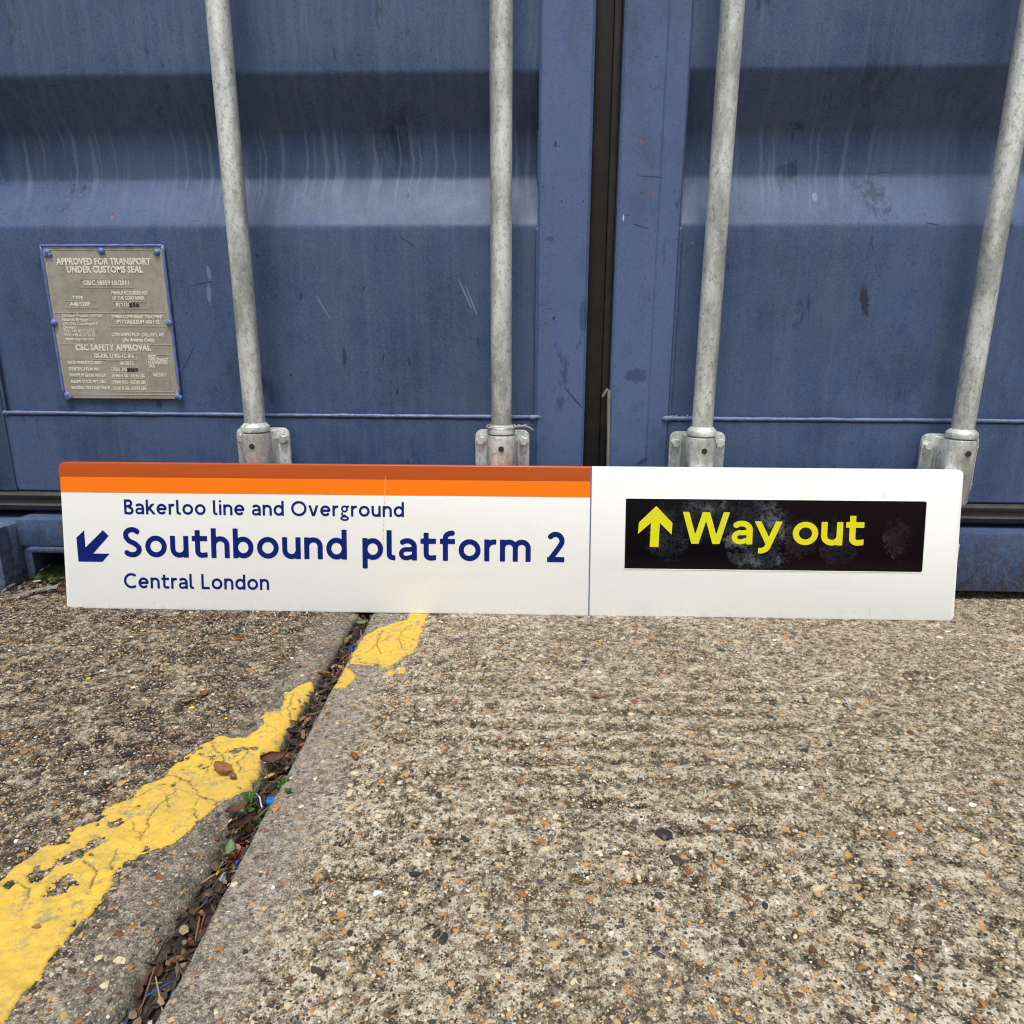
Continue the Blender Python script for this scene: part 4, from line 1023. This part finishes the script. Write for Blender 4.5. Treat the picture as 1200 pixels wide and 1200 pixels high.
fr.tube([(p[0], -.0003, p[1]) for p in pts+[pts[0]]], .0007, 6, cap=False)
sp('panel_lip', fr.mesh('panel_lip', 3.2), M_white)
sp('lettering', word_mesh('lettering', 'Way out', .176, 1.0560, 1.3555, .1262, .0535, gap=.085, space=.34, y=-.0008), M_yel)
def ua(px, py): return (.9818+(px-375)/217*.0568, .1200+(610-py)/260*.0690)
flatpoly('arrow', [ua(487, 350), ua(592, 456), ua(589, 530), ua(512, 456), ua(508, 610), ua(452, 610), ua(456, 456), ua(375, 528), ua(379, 456)], M_yel, -.0008)

# ------------------------------------------------------------ small loose things
def leafmesh(L, Wd, curl=.15, fold=.15, tipw=.0, n=8, wav=.0, seed=0):
    """leaf lying along +x; real thickness"""
    r = random.Random(seed); bm = bmesh.new(); rows = []
    for i in range(n+1):
        t = i/n; ww = Wd*(sin(pi*t**.8)**.75*(1-tipw*t)+.02); x = L*(t-.5); z0 = curl*L*((t-.5)**2*4-.0)*.5 + wav*L*sin(t*9+seed)*.5
        rows.append([bm.verts.new((x+r.uniform(-.02, .02)*L, ww*.5*s+r.uniform(-.03, .03)*Wd, z0+abs(s)*fold*Wd+r.uniform(-.01, .02)*Wd)) for s in (-1, -.5, 0, .5, 1)])
    for a, b in zip(rows[:-1], rows[1:]):
        for j in range(4): bm.faces.new((a[j], a[j+1], b[j+1], b[j]))
    r_ = bmesh.ops.solidify(bm, geom=bm.faces[:], thickness=.0004)
    bmesh.ops.recalc_face_normals(bm, faces=bm.faces)
    me = bpy.data.meshes.new('leaf'); bm.to_mesh(me); bm.free(); me.polygons.foreach_set('use_smooth', np.full(len(me.polygons), True)); return me
M_leafo = simple('orange_brown_dry_leaf', (.50, .20, .055), .6, scale=60, var=.4, bumps=.5); M_leafb = simple('brown_dry_leaf', (.22, .10, .045), .7, scale=60, var=.6, bumps=.6)
M_leafd = simple('dark_dead_leaf', (.085, .045, .025), .8, scale=90, var=.6, bumps=.6); M_leaft = simple('tan_dry_leaf', (.42, .30, .17), .7, scale=70, var=.45, bumps=.5)
M_green = simple('fresh_green', (.05, .17, .018), .5, scale=60, var=.4); M_pale = simple('pale_green_leaf', (.33, .40, .22), .6, scale=60, var=.3)
def gz(x, y):
    s_ = -1 if x < (edgeL(np.array(y))+edgeR(np.array(y)))/2 else 1
    e = (edgeL(np.array(y))-x)*1. if s_ < 0 else x-edgeR(np.array(y))
    return float(hfield(np.array(x), np.array(y), s_)[0]) if e > 0 else -.012
def put(name, me, mat, px, py, label, cat, rot=0, lift=.002, group=None, tilt=(0, 0)):
    p = gpt(px, py); o = link(name, me, mat); z = max(gz(p.x, p.y), -.015)
    o.location = (p.x, p.y, z+lift); o.rotation_euler = (tilt[0], tilt[1], rot); return tag(o, label, cat, group or 'leaves lying on the concrete and in the joint')
# winged maple key on the yellow paint: wing and seed
key = thing('maple_key', 'brown winged maple key lying on the yellow paint', 'maple key', tuple(gpt(266, 908)+Vector((0, 0, .0065))))
link('wing', leafmesh(.031, .0150, .05, .06, -.2, 9, .02, 3), simple('papery_brown_wing', (.52, .26, .10), .65, scale=120, var=.4, bumps=.5), key, (-.006, .004, 0), rot=(.1, 0, pi-.62))
sbm = B(); r = bmesh.ops.create_icosphere(sbm.bm, subdivisions=2, radius=.0038)
for v in r['verts']: v.co = Vector((v.co.x*1.35, v.co.y*.9, v.co.z*.55))
link('seed', sbm.mesh('seed', 3.2), simple('red_brown_seed', (.20, .07, .035), .5, scale=90), key, (.0105, -.0085, -.0005), rot=(0, 0, -.5))
put('dry_leaf', leafmesh(.016, .0070, .1, .1, seed=5), M_leafo, 416, 890, 'small orange leaf alone on the pale right slab', 'leaf', -1.0, .003)
put('dry_leaf', leafmesh(.022, .0065, -.05, .05, seed=6), M_leafo, 380, 789, 'flat orange leaf lying across the joint near the sign', 'leaf', -.15, .014)
put('dry_leaf', leafmesh(.020, .0065, .1, .05, seed=7), M_leafo, 281, 751, 'long orange leaf on the left slab close under the sign', 'leaf', .0, .003)
put('dry_leaf', leafmesh(.011, .0100, .1, .1, seed=8), M_leafo, 239, 815, 'small upturned orange leaf on the dark left slab', 'leaf', 1.2, .004, tilt=(.4, 0))
put('dry_leaf', leafmesh(.014, .010, .1, .1, seed=9), M_leaft, 218, 822, 'broad tan leaf on the left slab beside the upturned orange leaf', 'leaf', .2, .0025)
put('dry_leaf', leafmesh(.030, .019, .5, .3, seed=10, wav=.12), M_leafb, 322, 893, 'curled brown leaf in the joint beside the yellow paint', 'leaf', .5, .013)
put('dry_leaf', leafmesh(.034, .013, .2, .35, seed=12, wav=.05), M_leafd, 286, 966, 'long dark folded leaf deep in the near end of the joint', 'leaf', .95, .012)
put('dry_leaf', leafmesh(.024, .011, .3, .3, seed=13), M_leafb, 279, 950, 'brown folded leaf in the joint just above the long dark leaf', 'leaf', .7, .013)
put('dry_leaf', leafmesh(.022, .011, .4, .25, seed=14), M_pale, 270, 998, 'pale grey green leaf in the near end of the joint', 'leaf', 1.9, .014)
put('dry_leaf', leafmesh(.020, .014, .3, .2, seed=15), M_pale, 424, 732, 'pale green leaf in the far end of the joint under the sign', 'leaf', .3, .014)
put('dry_leaf', leafmesh(.012, .006, .1, .1, seed=16), M_leafo, 764, 752, 'thin red orange leaf on the right slab below the sign divider', 'leaf', .1, .003)
put('dry_leaf', leafmesh(.013, .007, .1, .1, seed=17), M_leafo, 700, 818, 'orange leaf in the middle of the right slab', 'leaf', -.3, .003)
# sprouts
def sprout(px, py, hh, n, label, sd):
    r = random.Random(sd); b = B()
    for i in range(n):
        a = r.uniform(0, 6.28); l = hh*r.uniform(.6, 1.1); lean = r.uniform(.1, .5)
        P = [(0+cos(a)*lean*l*t*t, sin(a)*lean*l*t*t, l*t) for t in (0, .3, .6, .85, 1)]
        b.tube(P, [.0010, .0019, .0021, .0014, .0003], 5)
    p = gpt(px, py); o = link('weed_sprout', b.mesh('weed_sprout', 3.2), M_green); o.location = (p.x, p.y, -.018)
    return tag(o, label, 'weed', 'green sprouts in the joint')
sprout(291, 937, .030, 3, 'thick green sprout in the joint beside the yellow paint edge', 1)
sprout(330, 917, .024, 4, 'green blades growing beside the curled brown leaf', 2)
sprout(427, 744, .020, 4, 'small green sprout in the far end of the joint', 3)
sprout(303, 958, .018, 3, 'low yellow green sprout in the joint below the white wire', 4)
o = sprout(337, 930, .010, 2, 'tiny green sprout rooted on the right edge of the joint', 5); p = gpt(338, 929); o.location = (p.x, p.y, -.002)
# plastic bits, wire, flints, scrap
def chunk(px, py, size, mat, name, label, cat, lift=0, seed=0):
    r = random.Random(seed); b = B(); v_ = bmesh.ops.create_icosphere(b.bm, subdivisions=2, radius=1)['verts']
    ax = (r.uniform(.8, 1.2), r.uniform(.6, .9), r.uniform(.4, .6))
    for v in v_:
        f = 1+r.uniform(-.12, .12); v.co = Vector((v.co.x*ax[0]*f, v.co.y*ax[1]*f, max(-.6, min(.7, v.co.z*f))*ax[2]))*size
    p = gpt(px, py); o = link(name, b.mesh(name), mat); o.location = (p.x, p.y, max(gz(p.x, p.y), -.012)+lift); o.rotation_euler = (0, 0, r.uniform(0, 6)); return tag(o, label, cat, {'flint_pebble': 'loose dark flints on the right slab', 'paint_crumb': 'yellow paint crumbs on the left slab', 'plastic_scrap': 'plastic scraps'}.get(name))
M_flint = simple('black_flint', (.028, .026, .028), .4, scale=90, var=.5, bumps=.4)
chunk(316, 931, .0070, simple('blue_plastic', (.01, .12, .50), .35), 'plastic_scrap', 'bright blue plastic scrap in the joint', 'plastic scrap', .004, 1)
chunk(778, 979, .0095, M_flint, 'flint_pebble', 'black flint with a white chip on the right slab near the bottom', 'stone', .0, 3)
chunk(793, 1007, .0085, simple('brown_black_flint', (.06, .04, .03), .4), 'flint_pebble', 'rounded brown black flint just below the white chipped flint', 'stone', .0, 4)
chunk(845, 763, .0065, M_flint, 'flint_pebble', 'dark flint on the right slab below the Way out panel', 'stone', .0, 5)
chunk(684, 775, .0040, simple('dark_blue_chip', (.01, .02, .09), .4), 'plastic_scrap', 'dark blue chip on the right slab below the sign divider', 'plastic scrap', .0, 6)
chunk(225, 831, .0042, simple('yellow_crumb', (.75, .6, .01), .5), 'paint_crumb', 'bright yellow paint crumb on the left slab beside the broad tan leaf', 'paint crumb', .001, 7)
chunk(265, 843, .0026, bpy.data.materials['yellow_crumb'], 'paint_crumb', 'tiny yellow paint crumb on the left slab right above the yellow stripe', 'paint crumb', .001, 8)
chunk(104, 796, .0030, bpy.data.materials['yellow_crumb'], 'paint_crumb', 'yellow paint crumb far out on the left slab', 'paint crumb', .001, 9)
wp = [gpt(298, 927), gpt(304, 935), gpt(305, 944), gpt(308, 950)]
wb = B(); wb.tube([(p.x+random.uniform(-.001, .001), p.y, -.002+.002*i) for i, p in enumerate(wp)], .0008, 6)
tag(link('wire', wb.mesh('wire', 3.2), simple('white_plastic_wire', (.6, .6, .6), .4)), 'short white wire end sticking out of the joint', 'wire')
# loose litter in the joint
def litter(name, n, ya, yb, xw, mats, seed, z0=-.020, z1=-.004, center=None):
    r = random.Random(seed); V = []; Fq = []; C_ = []
    pal = [(.075, .04, .022), (.04, .024, .015), (.20, .13, .07), (.36, .27, .16), (.11, .055, .028), (.022, .017, .013), (.022, .018, .014), (.25, .11, .045), (.07, .06, .045), (.035, .03, .022)]
    odd = [(.02, .08, .45), (.5, .03, .03), (.6, .6, .6), (.55, .42, .03), (.08, .2, .03)]
    for i in range(n):
        y = r.uniform(ya, yb); xm = float((np.polyval(jlf, y)+np.polyval(jrf, y))/2) if center is None else r.uniform(*center)
        hwid = float(np.polyval(jrf, y)-np.polyval(jlf, y))/2+.004 if center is None else 0
        x = xm + r.uniform(-hwid, hwid)*xw; z = r.uniform(z0, z1)
        kind_ = r.random(); c_ = r.choice(pal) if r.random() > .07 else r.choice(odd)
        if kind_ < .45: L_, W_, T_ = r.uniform(.006, .018), r.uniform(.003, .008), .0005
        elif kind_ < .75: L_, W_, T_ = r.uniform(.012, .038), r.uniform(.0008, .0018), .0010
        else: L_, W_, T_ = r.uniform(.003, .007), r.uniform(.0025, .005), .003
        a = r.gauss(1.5, .7) if kind_ < .75 else r.uniform(0, 3.1)
        R_ = Matrix.Rotation(a, 3, 'Z') @ Matrix.Rotation(r.gauss(0, .35), 3, 'Y') @ Matrix.Rotation(r.gauss(0, .6), 3, 'X')
        b = len(V)
        for (u, v, q) in ((-1, -.4, -1), (-.3, -1, -1), (.6, -.8, -1), (1, 0, -1), (.5, 1, -1), (-.5, .8, -1), (-1, -.4, 1), (-.3, -1, 1), (.6, -.8, 1), (1, 0, 1), (.5, 1, 1), (-.5, .8, 1)):
            p = R_ @ Vector((u*L_/2, v*W_/2, q*T_/2+(.10*W_*v*v))); V.append((x+p.x, y+p.y, z+p.z))
            C_.append(c_)
        Fq += [(b+6, b+7, b+8, b+9), (b+6, b+9, b+10, b+11), (b, b+3, b+2, b+1), (b, b+5, b+4, b+3)] + [(b+j, b+(j+1) % 6, b+6+(j+1) % 6, b+6+j) for j in range(6)]
    me = np_mesh(name, V, Fq, False); cattr(me, 'col', C_)
    return tag(link(name, me, M_litter), kind='stuff')
k = N('leaf_and_twig_litter'); M_litter = k.p(base=k.mix(k.math('MULTIPLY', k.noise(250, 3), .7), k.attr('col', 'Color'), (.03, .02, .012)), rough=.75)
o = litter('leaf_litter', 1500, -1.05, -.08, .95, None, 3, -.021, -.006); tag(o, 'dry leaf crumbs, twigs and plastic bits filling the joint', 'leaf litter')
# dirt, moss and scrap by the container's bottom left corner
o = litter('leaf_litter', 500, -.10, .09, 1, None, 9, .001, .012, center=(-1.02, -.80)); tag(o, "dirt and leaf crumbs under the container's bottom left corner", 'leaf litter')
mb = []; V = []; Fq = []; C_ = []
r = random.Random(4)
for i in range(4500):
    a = r.uniform(0, 6.28); q = sqrt(r.random()); x = -.925+cos(a)*q*.055; y = -.0+sin(a)*q*.035; z = .008+.012*(1-q*q)
    b = len(V); h_ = r.uniform(.003, .007); dx, dy = r.uniform(-.003, .003), r.uniform(-.003, .003); t_ = r.uniform(0, 3.1)
    V += [(x-.0009*cos(t_), y-.0009*sin(t_), z-.004), (x+.0009*cos(t_), y+.0009*sin(t_), z-.004), (x+dx, y+dy, z+h_)]; Fq.append((b, b+1, b+2))
bmm = B()
for q_ in range(26):
    v_ = bmesh.ops.create_icosphere(bmm.bm, subdivisions=2, radius=1)['verts']; cx_ = -.925+random.uniform(-.045, .045); cy_ = random.uniform(-.03, .025); rr = random.uniform(.007, .016)
    for v in v_: v.co = Vector((v.co.x*rr+cx_, v.co.y*rr+cy_, v.co.z*rr*.6+.008))+Vector([random.uniform(-.0012, .0012) for _ in range(3)])
bmt = bmm.bm
for t_ in Fq:
    bmt.faces.new([bmt.verts.new(V[i]) for i in t_])
me = bpy.data.meshes.new('moss_clump'); bmt.to_mesh(me); bmt.free()
tag(link('moss_clump', me, simple('dark_green_moss', (.022, .045, .006), .9, scale=120, col2=(.06, .08, .012), bumps=.6)), "green moss under the container sill left of the sign", 'moss', kind='stuff')
def scrap(P, wd, name, label, mat, cat='scrap', z=.008):
    b = bmesh.new(); rows = []
    for i, p in enumerate(P):
        q = gpt(*p); t = Vector(P[min(i+1, len(P)-1)])-Vector(P[max(i-1, 0)])
        ww = wd*(.4+.6*sin(pi*(i+.5)/len(P)))
        rows.append([b.verts.new((q.x, q.y-ww/2, z+random.uniform(-.001, .002))), b.verts.new((q.x+random.uniform(-.002, .002), q.y, z+.004+random.uniform(-.002, .002))), b.verts.new((q.x, q.y+ww/2, z+.002+random.uniform(-.002, .002)))])
    for a, c_ in zip(rows[:-1], rows[1:]):
        for j in range(2): b.faces.new((a[j], a[j+1], c_[j+1], c_[j]))
    bmesh.ops.solidify(b, geom=b.faces[:], thickness=.0007)
    me = bpy.data.meshes.new(name); b.to_mesh(me); b.free(); return tag(link(name, me, mat), label, cat)
M_scrap = simple('weathered_white_plastic', (.48, .45, .41), .6, scale=70, col2=(.24, .22, .20), bumps=.5)
scrap([(12, 706), (22, 703), (32, 700), (44, 697), (56, 694), (70, 693)], .022, 'plastic_scrap', "torn whitish plastic film on the ground left of the sign", M_scrap, 'plastic scrap')
scrap([(50, 688), (54, 684), (59, 681), (62, 680)], .012, 'plastic_scrap', "small white plastic scrap on the moss under the sill", M_scrap, 'plastic scrap', .03)
# frayed cord tied at the second bar's collar
cb = B()
bx, bz = -.069, .3115
for q in range(3):
    P = [(bx+.0215, BY-.006, bz-.001+q*.0006), (bx+.030, BY-.010, bz+.002-q*.001), (bx+.038+q*.002, BY-.011, bz+.0005+q*.0012), (bx+.048-q*.002, BY-.010, bz-.002+q*.001), (bx+.056-q*.006, BY-.009, bz-.0065+q*.004)]
    PP = []
    for a, c_ in zip(P[:-1], P[1:]):
        for t in (0, .33, .66): PP.append(Vector(a).lerp(Vector(c_), t)+Vector((0, random.uniform(-.0008, .0008), random.uniform(-.0008, .0008))))
    PP.append(Vector(P[-1])); cb.tube(PP, [.0016]*(len(PP)-2)+[.001, .0004], 6)
ringp = [(bx+.0245*cos(a), BY+.0245*sin(a), bz-.001+.001*sin(3*a)) for a in np.linspace(-.5, 2*pi-.5, 28)]
cb.tube(ringp, .0011, 6)
tag(link('frayed_cord', cb.mesh('frayed_cord', 3.2), simple('dirty_cream_cord', (.45, .41, .33), .8, scale=300, var=.5, bumps=.7)), 'frayed cream cord tied round the collar of the second locking bar from the left', 'cord')
